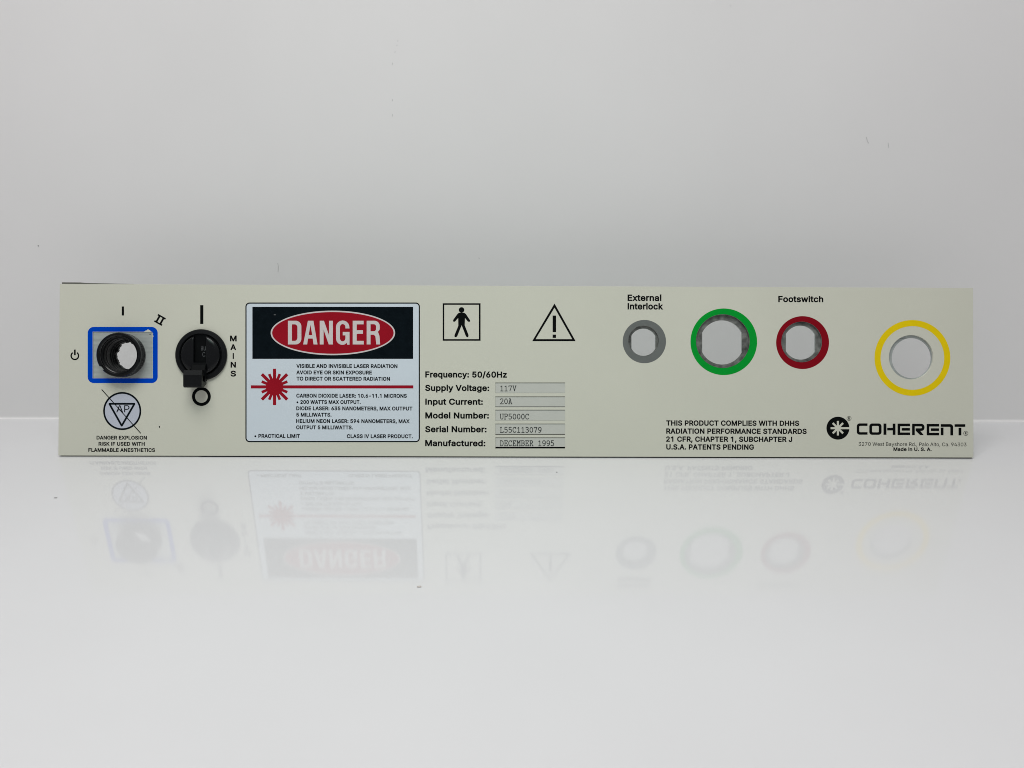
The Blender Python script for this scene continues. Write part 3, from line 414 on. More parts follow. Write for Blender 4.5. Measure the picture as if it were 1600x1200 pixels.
    ',819,256,388]],"y":[834,[79,-101,22,-320,119,-345,182,-350,245,-344,303,-326,338,-307,371,-282,412,-236,445,-180,464,-138,830,819,568,819,389,323,211,819,-52,819,261,-4,225,-96,197'
    ',-119,179,-120]],"z":[817,[23,112,23,-60,737,-60,737,173,368,173,725,642,725,819,36,819,36,586,391,586]],"\\u2022":[833,[127,307,147,264,175,224,209,190,249,162,292,142,339,129,389,'
    '125,438,129,485,142,529,162,569,190,602,224,630,264,650,307,663,354,667,404,663,453,650,500,630,544,602,584,569,617,529,645,485,665,438,678,389,682,339,678,292,665,249,645,209,617,'
    '175,584,147,544,127,500,114,453,110,404,114,354]]," ":[432]}}'))
_cap = {}; _glyph = {}
def glyphs(s, w):
    style = 'b' if w > 0.008 else 'r'
    V = []; Fc = []; x = 0.0
    for ch in s:
        g = GLYPHS[style][ch]
        if (style, ch) not in _glyph:
            _glyph[style, ch] = fill([list(zip(c[0::2], c[1::2])) for c in g[1:]]) if len(g) > 1 else ([], [])
        v, f = _glyph[style, ch]; n = len(V)
        V += [(x + p[0], p[1]) for p in v]; Fc += [tuple(i + n for i in q) for q in f]
        x += g[0] + (-16 if style == 'b' else 0)
    return V, Fc

SLOPE = 0.0022
class Flat:
    """collects flat shapes in photo pixels at given heights above the panel face"""
    def __init__(s): s.v = []; s.f = []; s.k = 0
    def add(s, v, f, h):
        n = len(s.v); s.v += [(a[0], a[1], h) for a in v]; s.f += [tuple(i + n for i in q) for q in f]; return s
    def shape(s, contours, h=0.1): v, f = fill(contours); return s.add(v, f, h)
    def text(s, body, x0, x1, base, cap, w=0.018, h=0.1, slope=None):
        if w not in _cap:
            v, _ = glyphs('H', w); ys = [p[1] for p in v]; _cap[w] = (min(ys), max(ys))
        lo, hi = _cap[w]
        v, f = glyphs(body, w)
        xs = [p[0] for p in v]; a, b = min(xs), max(xs)
        sx, sy_ = (x1 - x0) / (b - a), cap / (hi - lo)
        sl = SLOPE if slope is None else slope
        pts = []
        for p in v:
            X = x0 + (p[0] - a) * sx; pts.append((X, base - (p[1] - lo) * sy_ + sl * (X - (x0 + x1) / 2)))
        return s.add(pts, f, h)
    def stroke(s, pts, w, h=0.1, closed=False):
        P = [Vector(p) for p in pts]
        if closed: P = P + [P[0]]
        for a, b in zip(P, P[1:]):
            d = (b - a)
            if d.length < 1e-6: continue
            d.normalize(); n = Vector((-d.y, d.x)) * (w / 2); e = d * (w * 0.25)
            q = [a - e + n, b + e + n, b + e - n, a - e - n]
            s.k += 1
            s.add([(t.x, t.y) for t in q], [(0, 1, 2, 3)], h + 0.004 * (s.k % 40))
        return s
    def outline(s, contours, w, h=0.1):
        for c in contours: s.stroke(dedupe(c), w, h, True)
        return s
    def build(s, name, material, parent, thick=0.0, bevel=0.0, smooth=False):
        me = bpy.data.meshes.new(name); bm = bmesh.new()
        vs = []
        for x, y, h in s.v:
            u, v = L(x, y); vs.append(bm.verts.new((u, v, h * PX)))
        for q in s.f:
            try: bm.faces.new([vs[i] for i in q])
            except ValueError: pass
        bmesh.ops.remove_doubles(bm, verts=bm.verts, dist=1e-7)
        bm.normal_update()
        for fc in bm.faces:
            if fc.normal.z < 0: fc.normal_flip()
        if thick:
            r = bmesh.ops.extrude_face_region(bm, geom=list(bm.faces))
            for e in r['geom']:
                if isinstance(e, bmesh.types.BMVert): e.co.z -= thick * PX
            bmesh.ops.recalc_face_normals(bm, faces=bm.faces)
        bm.to_mesh(me); bm.free()
        me.materials.append(material)
        o = bpy.data.objects.new(name, me); COL.objects.link(o); o.parent = parent
        if bevel:
            md = o.modifiers.new('bevel', 'BEVEL'); md.width = bevel * PX; md.segments = 2; md.limit_method = 'ANGLE'; md.angle_limit = math.radians(50)
        return o

def mesh_obj(name, verts, faces, material, parent=None, smooth=False, bevel=0.0, recalc=True):
    me = bpy.data.meshes.new(name); bm = bmesh.new()
    vs = [bm.verts.new(v) for v in verts]
    for q in faces:
        try: bm.faces.new([vs[i] for i in q])
        except ValueError: pass
    if recalc: bmesh.ops.recalc_face_normals(bm, faces=bm.faces)
    bm.to_mesh(me); bm.free(); me.materials.append(material)
    if smooth:
        me.polygons.foreach_set('use_smooth', [True] * len(me.polygons))
        me.set_sharp_from_angle(angle=math.radians(35))
    o = bpy.data.objects.new(name, me); COL.objects.link(o)
    if parent: o.parent = parent
    if bevel:
        md = o.modifiers.new('bevel', 'BEVEL'); md.width = bevel; md.segments = 2; md.limit_method = 'ANGLE'; md.angle_limit = math.radians(40)
    return o

def box(x0, y0, z0, x1, y1, z1):
    v = [(x, y, z) for z in (z0, z1) for y in (y0, y1) for x in (x0, x1)]
    return v, [(0, 2, 3, 1), (4, 5, 7, 6), (0, 1, 5, 4), (2, 6, 7, 3), (0, 4, 6, 2), (1, 3, 7, 5)]

def lathe(name, cx, cy_, profile, material, parent, n=128, closed=True):
    """profile: list of (r or function of angle, h) in pixels round the panel normal at pixel cx, cy"""
    u0, v0 = L(cx, cy_); V = []; Fc = []; k = len(profile)
    for i in range(n):
        a = 2 * math.pi * i / n
        for r, h in profile:
            R = r(a) if callable(r) else r
            hh = h(a) if callable(h) else h
            V.append((u0 + R * PX * math.cos(a), v0 + R * PX * math.sin(a), hh * PX))
    for i in range(n):
        j = (i + 1) % n
        for q in range(k if closed else k - 1):
            q2 = (q + 1) % k
            Fc.append((i * k + q, j * k + q, j * k + q2, i * k + q2))
    return mesh_obj(name, V, Fc, material, parent, smooth=True)

# ---------------------------------------------------------------- the setting
T_FACE, T_PLATE = 4.0, 5.0                              # thicknesses in pixels
ZF = -(T_FACE + T_PLATE) * PX * math.sin(LEAN)          # rear lower edge of the plate stands on the table
WALL_Y = 0.0682
v, f = box(-1.7, -1.4, ZF - 0.02, 1.7, WALL_Y + 0.004, ZF)
table = mesh_obj('tabletop', v, f, M_TABLE); table['kind'] = 'structure'
# the sheet curls into a small cove where it meets the table
prof = [(WALL_Y, 0.80)]
RC = 0.0012
for i in range(9):
    t = math.pi / 2 * i / 8
    prof.append((WALL_Y - RC + RC * math.cos(t), ZF + 0.0001 + RC - RC * math.sin(t)))
prof += [(WALL_Y - RC, ZF - 0.001), (WALL_Y + 0.006, ZF - 0.001), (WALL_Y + 0.006, 0.80)]
v = [(x, p[0], p[1]) for x in (-1.7, 1.7) for p in prof]; k_n = len(prof)
f = [(i, (i + 1) % k_n, (i + 1) % k_n + k_n, i + k_n) for i in range(k_n)] + [tuple(range(k_n)), tuple(range(k_n, 2 * k_n))]
wall = mesh_obj('backdrop_wall', v, f, M_WALL, smooth=True); wall['kind'] = 'structure'

# ---------------------------------------------------------------- control panel
root = bpy.data.objects.new('control_panel', None); COL.objects.link(root)
root.empty_display_size = 0.03
RM = Matrix.Identity(4)
for i in range(3):
    RM[i][0], RM[i][1], RM[i][2], RM[i][3] = EX[i], EU[i], EN[i], ORG[i]
root.matrix_world = RM
root['label'] = 'long cream control panel with DANGER sign and four coloured ring holes, standing on white table'
root['category'] = 'control panel'

def inv(u, v):
    """(u, v) metres -> pixel"""
    p = ORG + EX * u + EU * v - CAM
    return 800 + F * p.dot(rt) / p.dot(fw), 600 - F * p.dot(up) / p.dot(fw)
def edge(u0, v0, u1, v1, n=2):
    return [inv(u0 + (u1 - u0) * i / n, v0 + (v1 - v0) * i / n) for i in range(n)]
hw = PW / 2
outline = edge(-hw, PH, hw, PH) + edge(hw, PH, hw, 0) + edge(hw, 0, -hw, 0) + edge(-hw, 0, -hw, PH)

HOLES = [  # ring centre/r, overlay hole centre/r, rear hole
    ((1006.8, 533.7, 33.8, 24.6), (1005.6, 532.5, 24.2), (1004.6, 535.0, 21.3, 18.8)),
    ((1130.9, 534.0, 52.0, 42.6), (1129.4, 533.0, 42.2), (1126.9, 535.3, 34.6, 31.0)),
    ((1254.0, 535.3, 41.3, 32.4), (1252.5, 534.3, 32.0), (1249.2, 535.6, 26.6, 23.0)),
    ((1425.6, 559.3, 59.2, 49.7), (1423.7, 558.2, 34.6), (1422.7, 559.6, 31.2, 40.0)),
]
WIN = [(597.8, 614.2, 598.6, 613.9), (619.5, 636.2, 620.0, 635.2), (640.3, 657.5, 641.2, 657.3), (662.0, 679.3, 662.6, 678.2), (683.5, 700.9, 684.0, 698.2)]
WX0, WX1 = 774.0, 883.0
SQ = (145.4, 518.8, 238.3, 590.6)

fp = Flat()
fp.shape([outline] + [circ(*h[1], n=96) for h in HOLES] + [rect(*SQ)] + [rect(WX0, w[0], WX1, w[1]) for w in WIN], 0.0)
fp.build('faceplate', M_CREAM, root, thick=T_FACE, bevel=0.55)

# metal plate behind: a little skewed, its top left corner and lower edge show past the faceplate
def plate_pt(u, v): return inv(u, v)
k_ = PX
pl_out = [plate_pt(-hw + 1.0 * k_, PH - 2.0 * k_), plate_pt(hw - 1.0 * k_, PH - 2.5 * k_), plate_pt(hw + 0.2 * k_, 0.0), plate_pt(0, 0.0), plate_pt(-hw, 0.0)]
lip = [plate_pt(-hw + 1.2 * k_, PH + 3.0 * k_), plate_pt(-hw + 30 * k_, PH + 2.9 * k_), plate_pt(-hw + 40 * k_, PH + 2.1 * k_), plate_pt(-hw + 112 * k_, PH + 0.9 * k_), plate_pt(-hw + 112 * k_, PH - 1.9 * k_), plate_pt(-hw + 1.2 * k_, PH - 1.9 * k_)]
Flat().shape([lip], -(T_FACE + 0.4)).build('plate_lip', M_LIP, root, thick=1.6)
hb = -(T_FACE + 0.25)
def rear(px, py): return at(px, py, -(T_FACE + T_PLATE))
pholes = []
for _, o, d in HOLES:
    cx, cy_ = rear(d[0], d[1]); pholes.append(dhole(cx, cy_, d[2] * 1.006, d[3] * 1.006))
BUSH = (193.0, 555.0)
pholes.append(circ(BUSH[0], BUSH[1], 30.0, 64))
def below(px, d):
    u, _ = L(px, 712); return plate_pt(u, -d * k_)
low_strip = [below(311, 0.5), below(316, 1.5), below(905, 1.4), below(912, 0.9), below(1466, 0.8), below(1469, 1.55), below(1519, 1.5), below(1519, -1.5), below(311, -1.5)]
Flat().shape([low_strip], -1.3).build('lower_strip', M_GAP, root, thick=1.2)  # thin black strip below the faceplate's lower edge
pl = Flat().shape([pl_out] + pholes, hb)
pl.build('metal_plate', M_METAL, root, thick=T_PLATE - 0.25, bevel=0.5)

for h in HOLES[:3]:
    cx, cy_ = rear(h[2][0], h[2][1])
    Flat().shape([circ(h[1][0], h[1][1], h[1][2] + 1.5, 96), dhole(cx, cy_, h[2][2], h[2][3])], -4.02).build('port_collar', M_EDGE, root)

for h in HOLES[:3]:
    r_ = h[1][2]
    lathe('port_sleeve', h[1][0], h[1][1], [(r_ - 0.5, 0.06), (r_ - 0.12, 0.06), (r_ - 0.12, -3.9), (r_ - 0.5, -3.9)], M_EDGE, root)
Flat().shape([rect(SQ[0] + 0.25, SQ[1] + 0.25, SQ[2] - 0.25, SQ[3] - 0.25), circ(BUSH[0], BUSH[1], 30.2, 64)], -0.7).build('switch_plate', M_METAL, root, thick=0.6)

# coloured rings round the four ports
for (o, _, __), m, nm in zip(HOLES, (M_RINGGREY, M_RINGGREEN, M_RINGRED, M_RINGYELLOW), ('grey', 'green', 'dark red', 'yellow')):
    r = Flat().shape([circ(o[0], o[1], o[2], 128), circ(_[0], _[1], _[2] - 0.15, 128) if nm != 'yellow' else circ(o[0], o[1], o[3], 128)], 0.1)
    ob = r.build('port_ring', m, root); ob['label'] = nm + ' printed ring round a hole'

# blue frame with a chipped inner corner
fr = Flat().shape([rrect(137.1, 510.8, 246.4, 598.5, 9.5), [(144.8, 518.2), (225.0, 518.2), (227.2, 516.6), (229.6, 516.0), (231.2, 514.0), (232.6, 515.4), (234.4, 515.8), (235.6, 517.8), (237.6, 518.4), (239.4, 521.4), (238.8, 523.2), (240.0, 525.2), (238.9, 527.6), (238.9, 591.1), (144.8, 591.1)]], 0.1)
fr.build('switch_frame', M_BLUE, root)

Flat().shape([circ(234.2, 522.2, 0.9, 8)], -0.55).shape([circ(229.0, 518.6, 1.3, 7, 0.6)], -0.55).build('fleck', M_INK, root)

# ---------------------------------------------------------------- rotary selector bushing (an open black tube)
def deg_in(a, c, w):
    d = (math.degrees(a) - c + 180) % 360 - 180
    return abs(d) < w
def notch(r, drop): return lambda a: r - (drop if deg_in(a, 219, 6.5) else 0.0)
def jag(r):
    def fn(a):
        t = math.degrees(a) % 360
        q = 0.35 * math.sin(9 * a) + 0.25 * math.sin(23 * a + 1)
        if deg_in(a, 78, 6): q -= 1.9
        if deg_in(a, 158, 5): q -= 1.6
        if deg_in(a, 205, 9): q -= 1.3
        if deg_in(a, 118, 14): q += 1.4
        return r + q
    return fn
H_RIM = lambda a: 19.0 - (5.0 if deg_in(a, 219, 6.5) else 0.0)
H_RIM2 = lambda a: 17.6 - (5.0 if deg_in(a, 219, 6.5) else 0.0)
prof = [(30.0, -9.0), (30.0, -4.1), (34.0, -4.0), (34.0, 3.0), (32.6, 4.0), (32.6, 5.0), (33.9, 6.0), (33.9, 7.2), (32.6, 8.2), (32.6, 9.2), (33.9, 10.2), (33.9, 11.4), (32.8, 12.2), (32.8, 12.6),
        (notch(34.0, 3.0), 13.4), (notch(34.0, 3.0), H_RIM2), (33.0, H_RIM), (notch(30.0, 0.5), H_RIM), (28.6, 17.6), (28.2, 14.0), (27.2, 13.4), (27.0, -9.0)]
lathe('selector_bushing', BUSH[0], BUSH[1], prof, M_BLACK, root, n=180)
lathe('bushing_liner', BUSH[0], BUSH[1], [(27.3, 13.2), (27.3, -24.0), (24.5, -27.4), (jag(21.2), -27.0), (jag(21.2), -21.0), (22.6, -20.4), (22.8, -17.0), (24.0, -16.4), (24.0, -12.0), (25.2, -11.4), (25.3, 1.0), (24.6, 1.6), (24.6, 3.4), (25.3, 4.0), (25.3, 11.4), (25.9, 12.6)], M_LINER, root, n=180)

# ---------------------------------------------------------------- mains switch
SW = (315.2, 554.6)
sw = lathe('mains_switch', SW[0], SW[1], [(12.0, 0.12), (39.8, 0.12), (39.8, 3.6), (38.6, 4.8), (33.2, 5.6), (32.0, 4.4), (31.4, 2.6), (12.0, 2.4)], M_BLACKMATT, root, n=160)
def lens(side):
    """one half of the round cap, beside the slot, as a domed block"""
    V = []; Fc = []
    R = 30.2; cut = 9.4 if side < 0 else 8.2
    n = 40
    a0 = math.acos(cut / R)
    rings = ((1.0, 2.6), (1.0, 6.2), (0.965, 7.6), (0.86, 8.8), (0.6, 9.8))
    ux, vy = L(*SW)
    cen = (side * (cut + (R - cut) * 0.42), 0.0)
    base = [(side * R * math.cos(-a0 + 2 * a0 * i / n), R * math.sin(-a0 + 2 * a0 * i / n)) for i in range(n + 1)]
    for sc, h in rings:
        for x, y in base:
            xx = cen[0] + (x - cen[0]) * sc; yy = cen[1] + (y - cen[1]) * sc
            V.append((ux + xx * PX, vy + yy * PX, h * PX))
    m = n + 1
    for r in range(len(rings) - 1):
        for i in range(m):
            j = (i + 1) % m
            Fc.append((r * m + i, r * m + j, (r + 1) * m + j, (r + 1) * m + i))
    Fc.append(tuple((len(rings) - 1) * m + i for i in range(m)))
    Fc.append(tuple(range(m)))
    return V, Fc
for s_ in (-1, 1):
    V, Fc = lens(s_)
    mesh_obj('switch_cap', V, Fc, M_BLACK, sw, smooth=True)
fl = Flat().shape([circ(SW[0], SW[1], 31.0, 64)], 2.7); fl.build('slot_floor', M_DEEP, sw)
mk = Flat().text('au', *[at(q, 548, 3)[0] for q in (314.2, 321.4)], at(318, 547.6, 3)[1], 8.4, 0.0, 3.3, 0).text('C', *[at(q, 548, 3)[0] for q in (316.4, 320.8)], at(318, 557.2, 3)[1], 7.2, 0.0, 3.3, 0)
mk.build('moulded_mark', M_MARK, sw)

def prism(name, profile, hole, xa, xb, material, parent, bevel=0.0):
    """profile in (photo y, h), extruded across the panel between pixel columns xa and xb (feet on the plane)"""
    v, f = fill([profile] + ([hole] if hole else []))
    n = len(v); V = []; Fc = []
    bmv = []
    for x in (xa, xb):
        for p in v:
            u, w = L(x, p[0]); V.append((u, w, p[1] * PX))
    from collections import Counter
    cnt = Counter()
    for q in f:
        Fc.append(q); Fc.append(tuple(i + n for i in reversed(q)))
        for i in range(len(q)): cnt[frozenset((q[i], q[(i + 1) % len(q)]))] += 1
    for e, c in cnt.items():
        if c == 1:
            a, b = tuple(e); Fc.append((a, b, b + n, a + n))
    return mesh_obj(name, V, Fc, material, parent, smooth=False, bevel=bevel)
xa = at(286.2, 592, 31)[0]; xb = at(315.0, 592, 31)[0]
hole = [(592.0 + 5.2 * math.cos(2 * math.pi * i / 32), 19.5 + 6.4 * math.sin(2 * math.pi * i / 32)) for i in range(32)]
prism('lever_grip', [(579.0, 8.5), (579.0, 27.5), (580.5, 29.0), (586.5, 31.0), (603.0, 31.0), (605.6, 29.0), (605.8, 22.0), (600.0, 8.5)], hole, xa, xb, M_BLACKMATT, sw, bevel=0.0004)
prism('lever_arm', [(566.0, 3.2), (567.0, 8.0), (571.0, 12.5), (580.0, 16.0), (592.0, 14.0), (596.0, 8.0), (596.0, 5.7), (588.0, 3.2)], None, 303.5, 325.5, M_DEEP, sw, bevel=0.0003)

# ---------------------------------------------------------------- printing at the left end
pr = Flat()
pr.shape([rect(190.3, 478.8, 193.8, 493.0)]).build('position_mark', M_INK, root)
c0 = Vector((250.0, 499.9)); ax = Vector((math.cos(math.radians(29.5)), math.sin(math.radians(29.5)))); ay = Vector((-ax.y, ax.x))
def loc2(pts): return [tuple(c0 + ax * a + ay * b) for a, b in pts]
two = Flat().shape([loc2([(-6.6, -6.6), (6.6, -6.6), (6.6, -4.5), (4.7, -4.5), (4.7, 4.5), (6.6, 4.5), (6.6, 6.6), (-6.6, 6.6), (-6.6, 4.5), (-4.7, 4.5), (-4.7, -4.5), (-6.6, -4.5)]), loc2([(-2.0, -4.5), (2.0, -4.5), (2.0, 4.5), (-2.0, 4.5)])])
two.outline([loc2([(-6.6, -6.6), (6.6, -6.6), (6.6, -4.5), (4.7, -4.5), (4.7, 4.5), (6.6, 4.5), (6.6, 6.6), (-6.6, 6.6), (-6.6, 4.5), (-4.7, 4.5), (-4.7, -4.5), (-6.6, -4.5)])], 0.5).build('position_mark', M_INK, root)
gap = math.radians(34); arc = []
for i in range(41):
    t = -math.pi / 2 + gap + (2 * math.pi - 2 * gap) * i / 40; arc.append((117.0 + 6.9 * math.cos(t), 555.9 + 6.9 * math.sin(t)))
for i in range(41):
    t = -math.pi / 2 + gap + (2 * math.pi - 2 * gap) * (40 - i) / 40; arc.append((117.0 + 4.7 * math.cos(t), 555.9 + 4.7 * math.sin(t)))
Flat().shape([arc]).shape([rect(115.7, 546.2, 118.3, 555.0)]).build('power_symbol', M_INK, root)
Flat().shape([rect(312.8, 476.8, 317.8, 506.2)]).build('position_mark', M_INK, root)
Flat().shape([circ(314.7, 619.6, 14.7, 96), circ(314.7, 619.6, 9.9, 96)]).build('off_symbol', M_INK, root)
mv = Flat()
for ch, x0, x1, b in (('M', 359.4, 369.8, 533.4), ('A', 359.8, 369.2, 547.0), ('I', 363.6, 365.5, 560.8), ('N', 360.3, 368.7, 574.4), ('S', 360.2, 368.8, 588.3)):
    mv.text(ch, x0, x1, b, 9.1, 0.014, 0.1, 0)
mv.build('switch_lettering', M_INK, root)

apc = (191.0, 642.2)
ap = Flat().shape([circ(*apc, 28.6, 96)], 0.1).build('hazard_symbol', M_APWHITE, root)
Flat().shape([circ(*apc, 29.7, 96), circ(*apc, 27.0, 96)], 0.22).build('circle_border', M_INKBLUE, ap)
tri = [(171.0, 630.9), (210.2, 630.9), (190.3, 665.2)]
def grow(pts, d):
    c = Vector((sum(p[0] for p in pts) / 3, sum(p[1] for p in pts) / 3)); out = []
    k = len(pts)
    for i in range(k):
        p0, p, p1 = Vector(pts[i - 1]), Vector(pts[i]), Vector(pts[(i + 1) % k])
        a, b = (p0 - p).normalized(), (p1 - p).normalized()
        out.append(tuple(p - (a + b).normalized() * (d / math.sin(a.angle(b) / 2))))
    return out
tri_ring = [rounded(grow(tri, 1.45), 1.7), grow(tri, -1.45)]
Flat().shape(tri_ring, 0.24).build('triangle', M_INKBLUE, ap)
Flat().text('AP', 181.8, 202.4, 644.2, 11.0, 0.006, 0.26, 0).build('symbol_lettering', M_INKBLUE, ap)
Flat().stroke([(159.2, 608.8), (219.8, 676.7)], 1.25, 0.32).build('slash', M_INK, ap)
W7 = 0.019
Flat().text('DANGER EXPLOSION', 150.9, 229.5, 686.8, 5.9, W7).text('RISK IF USED WITH', 154.0, 226.2, 696.5, 5.9, W7).text('FLAMMABLE ANESTHETICS', 138.1, 242.2, 706.1, 5.9, W7).build('hazard_lettering', M_INK, root)
Flat().shape([circ(249.2, 667.0, 0.9, 8, 1.6)]).build('fleck', M_INK, root)

# ---------------------------------------------------------------- danger label
lb = Flat().shape([rrect(384.0, 473.2, 655.6, 690.4, 6.0)], 0.08).build('warning_label', M_LABEL, root)
Flat().shape([rrect(383.5, 472.7, 656.1, 690.9, 6.4), rrect(385.3, 474.5, 654.3, 689.1, 4.8)], 0.18).build('label_border', M_INKBLUE, lb)
Flat().shape([rect(394.4, 479.5, 645.5, 560.7)], 0.18).build('banner', M_INKBLUE, lb)
OC = (520.2, 520.2)
Flat().shape([circ(*OC, 97.2, 160, 34.8), circ(*OC, 94.9, 160, 32.6)], 0.30).build('oval_rim', M_PINKWHITE, lb)
Flat().shape([circ(*OC, 95.1, 160, 32.8)], 0.26).build('oval', M_RED, lb)
def z(pts): return [(440 + a / 10.0, 480 + b / 10.0) for a, b in pts]
def arcz(cx, cy_, rx, ry, a0, a1, n=10):
    return [(cx + rx * math.cos(math.radians(a0 + (a1 - a0) * i / n)), cy_ + ry * math.sin(math.radians(a0 + (a1 - a0) * i / n))) for i in range(n + 1)]
dg = Flat(); hL = 0.40
dg.shape([z([(100, 212)] + arcz(220, 302, 90, 90, -90, 0) + arcz(220, 492, 90, 90, 0, 90) + [(100, 582)]),
          z([(162, 268)] + arcz(205, 318, 43, 50, -90, 0) + arcz(205, 476, 43, 50, 0, 90) + [(162, 526)])], hL)
dg.shape([z([(412, 212), (498, 212), (562, 582), (500, 582), (487, 490), (414, 490), (400, 582), (338, 582)]), z([(452, 275), (480, 436), (424, 436)])], hL)
dg.shape([z([(597, 212), (662, 212), (742, 440), (742, 212), (802, 212), (802, 582), (738, 582), (657, 352), (657, 582), (597, 582)])], hL)
dg.shape([z([(1062, 332), (998, 332)] + arcz(955, 310, 43, 46, 0, -90)[1:] + arcz(955, 318, 43, 54, -90, -180)[1:] + arcz(955, 480, 43, 54, 180, 90) + arcz(955, 480, 43, 54, 90, 0)[1:] + [(998, 440), (956, 440), (956, 386), (1062, 386), (1062, 586), (1024, 586), (1018, 556)] + arcz(950, 490, 98, 98, 62, 180) + arcz(955, 312, 105, 104, 180, 360))], hL)
dg.shape([z([(1112, 212), (1282, 212), (1282, 268), (1174, 268), (1174, 360), (1272, 360), (1272, 416), (1174, 416), (1174, 526), (1284, 526), (1284, 582), (1112, 582)])], hL)
dg.shape([z([(1330, 212)] + arcz(1450, 295, 84, 83, -90, 0) + arcz(1450, 330, 84, 70, 0, 50) + [(1512, 400), (1530, 450), (1540, 582), (1480, 582), (1466, 455), (1440, 430), (1390, 430), (1390, 582), (1330, 582)]),
          z([(1390, 266)] + arcz(1440, 300, 36, 34, -90, 0) + arcz(1440, 340, 36, 36, 0, 90) + [(1390, 376)])], hL)
dg.build('danger_lettering', M_PINKWHITE, lb)

# laser burst and beam
bc = (429.0, 604.5); star = []
rays = [(0, 216.8, 2.4)]
for i in range(1, 16):
    a = 22.5 * i
    if i == 8: rays.append((a, 37.0, 2.4))
    elif i in (4, 12): rays.append((a, 28.4, 2.45))
    elif i in (2, 6, 10, 14): rays.append((a, 28.0, 2.45))
    else: rays.append((a, 21.7, 2.1))
rc = 13.6
for a, ln, w in rays:
    t = math.radians(a); d = Vector((math.cos(t), math.sin(t))); n = Vector((-d.y, d.x))
    b = math.sqrt(rc * rc - w * w)
    for q in (d * b - n * w, d * ln - n * w, d * ln + n * w, d * b + n * w): star.append((bc[0] + q.x, bc[1] + q.y))
Flat().shape([star], 0.18).build('laser_symbol', M_RED, lb)
wt = Flat(); W8 = 0.018; C8 = 6.0
for body, x0, x1, b in (('VISIBLE AND INVISIBLE LASER RADIATION', 463.0, 621.0, 575.0), ('AVOID EYE OR SKIN EXPOSURE', 463.0, 581.0, 585.0), ('TO DIRECT OR SCATTERED RADIATION', 463.4, 609.3, 594.8),
                        ('CARBON DIOXIDE LASER: 10.6-11.1 MICRONS', 463.0, 635.6, 621.4), ('\u2022 200 WATTS MAX OUTPUT.', 463.4, 563.6, 631.2), ('DIODE LASER: 635 NANOMETERS, MAX OUTPUT', 463.0, 644.4, 641.2), ('5 MILLIWATTS.', 463.0, 518.0, 651.0),
                        ('HELIUM NEON LASER: 594 NANOMETERS, MAX', 462.8, 640.2, 661.0), ('OUTPUT 5 MILLIWATTS.', 462.8, 551.4, 670.8), ('\u2022 PRACTICAL LIMIT', 397.6, 468.6, 684.2), ('CLASS IV LASER PRODUCT.', 542.0, 645.0, 684.6)):
    wt.text(body, x0, x1, b, C8, W8, 0.18)
wt.build('warning_lettering', M_INKBLUE, lb)
Flat().shape([circ(429.6, 491.8, 2.0, 10, 0.8)], 0.3).build('fleck', M_MARK, lb)

# ---------------------------------------------------------------- symbols in the middle
def z5(pts): return [(685 + a / 17.143, 470 + b / 17.143) for a, b in pts]
ps = Flat().shape([z5(rect(116, 66, 1129, 1070)), z5(rect(157, 107, 1084, 1027))]).build('person_symbol', M_INK, root)
body = [(565, 320), (680, 320), (715, 333), (745, 365), (845, 515), (853, 540), (838, 562), (812, 565), (785, 550), (712, 460), (705, 655), (800, 895), (808, 930), (800, 970), (775, 978), (748, 962), (730, 930), (622, 655), (515, 925), (500, 955), (470, 975), (440, 975), (428, 945), (435, 910), (533, 670), (530, 460), (455, 545), (425, 565), (402, 558), (393, 530), (400, 505), (505, 360), (530, 333)]
Flat().shape([z5(body)]).shape([z5(circ(620, 245, 74, 40))], 0.11).build('person_figure', M_INK, ps)
def z6(pts): return [(825 + a / 17.143, 470 + b / 17.143) for a, b in pts]
wg = Flat().shape([z6([(710, 72), (1276, 1081), (112, 1081)]), z6([(710, 184), (1184, 1027), (203, 1027)])]).build('warning_triangle', M_INK, root)
Flat().shape([z6(rect(660, 395, 752, 838))]).shape([z6(rect(660, 905, 750, 993))]).build('exclamation_mark', M_INK, wg)

# ---------------------------------------------------------------- specification block
sp_ = Flat(); W9 = 0.017; C9 = 9.6
for body, x0, x1, b in (('Frequency: 50/60Hz', 664.5, 792.0, 590.0), ('Supply Voltage:', 664.3, 764.4, 611.0), ('Input Current:', 664.5, 754.5, 632.5), ('Model Number:', 664.5, 764.0, 654.0), ('Serial Number:', 664.3, 760.3, 675.5), ('Manufactured:', 664.3, 758.4, 697.3)):
    sp_.text(body, x0, x1, b, C9, W9)
sp_.build('specification_lettering', M_INK, root)

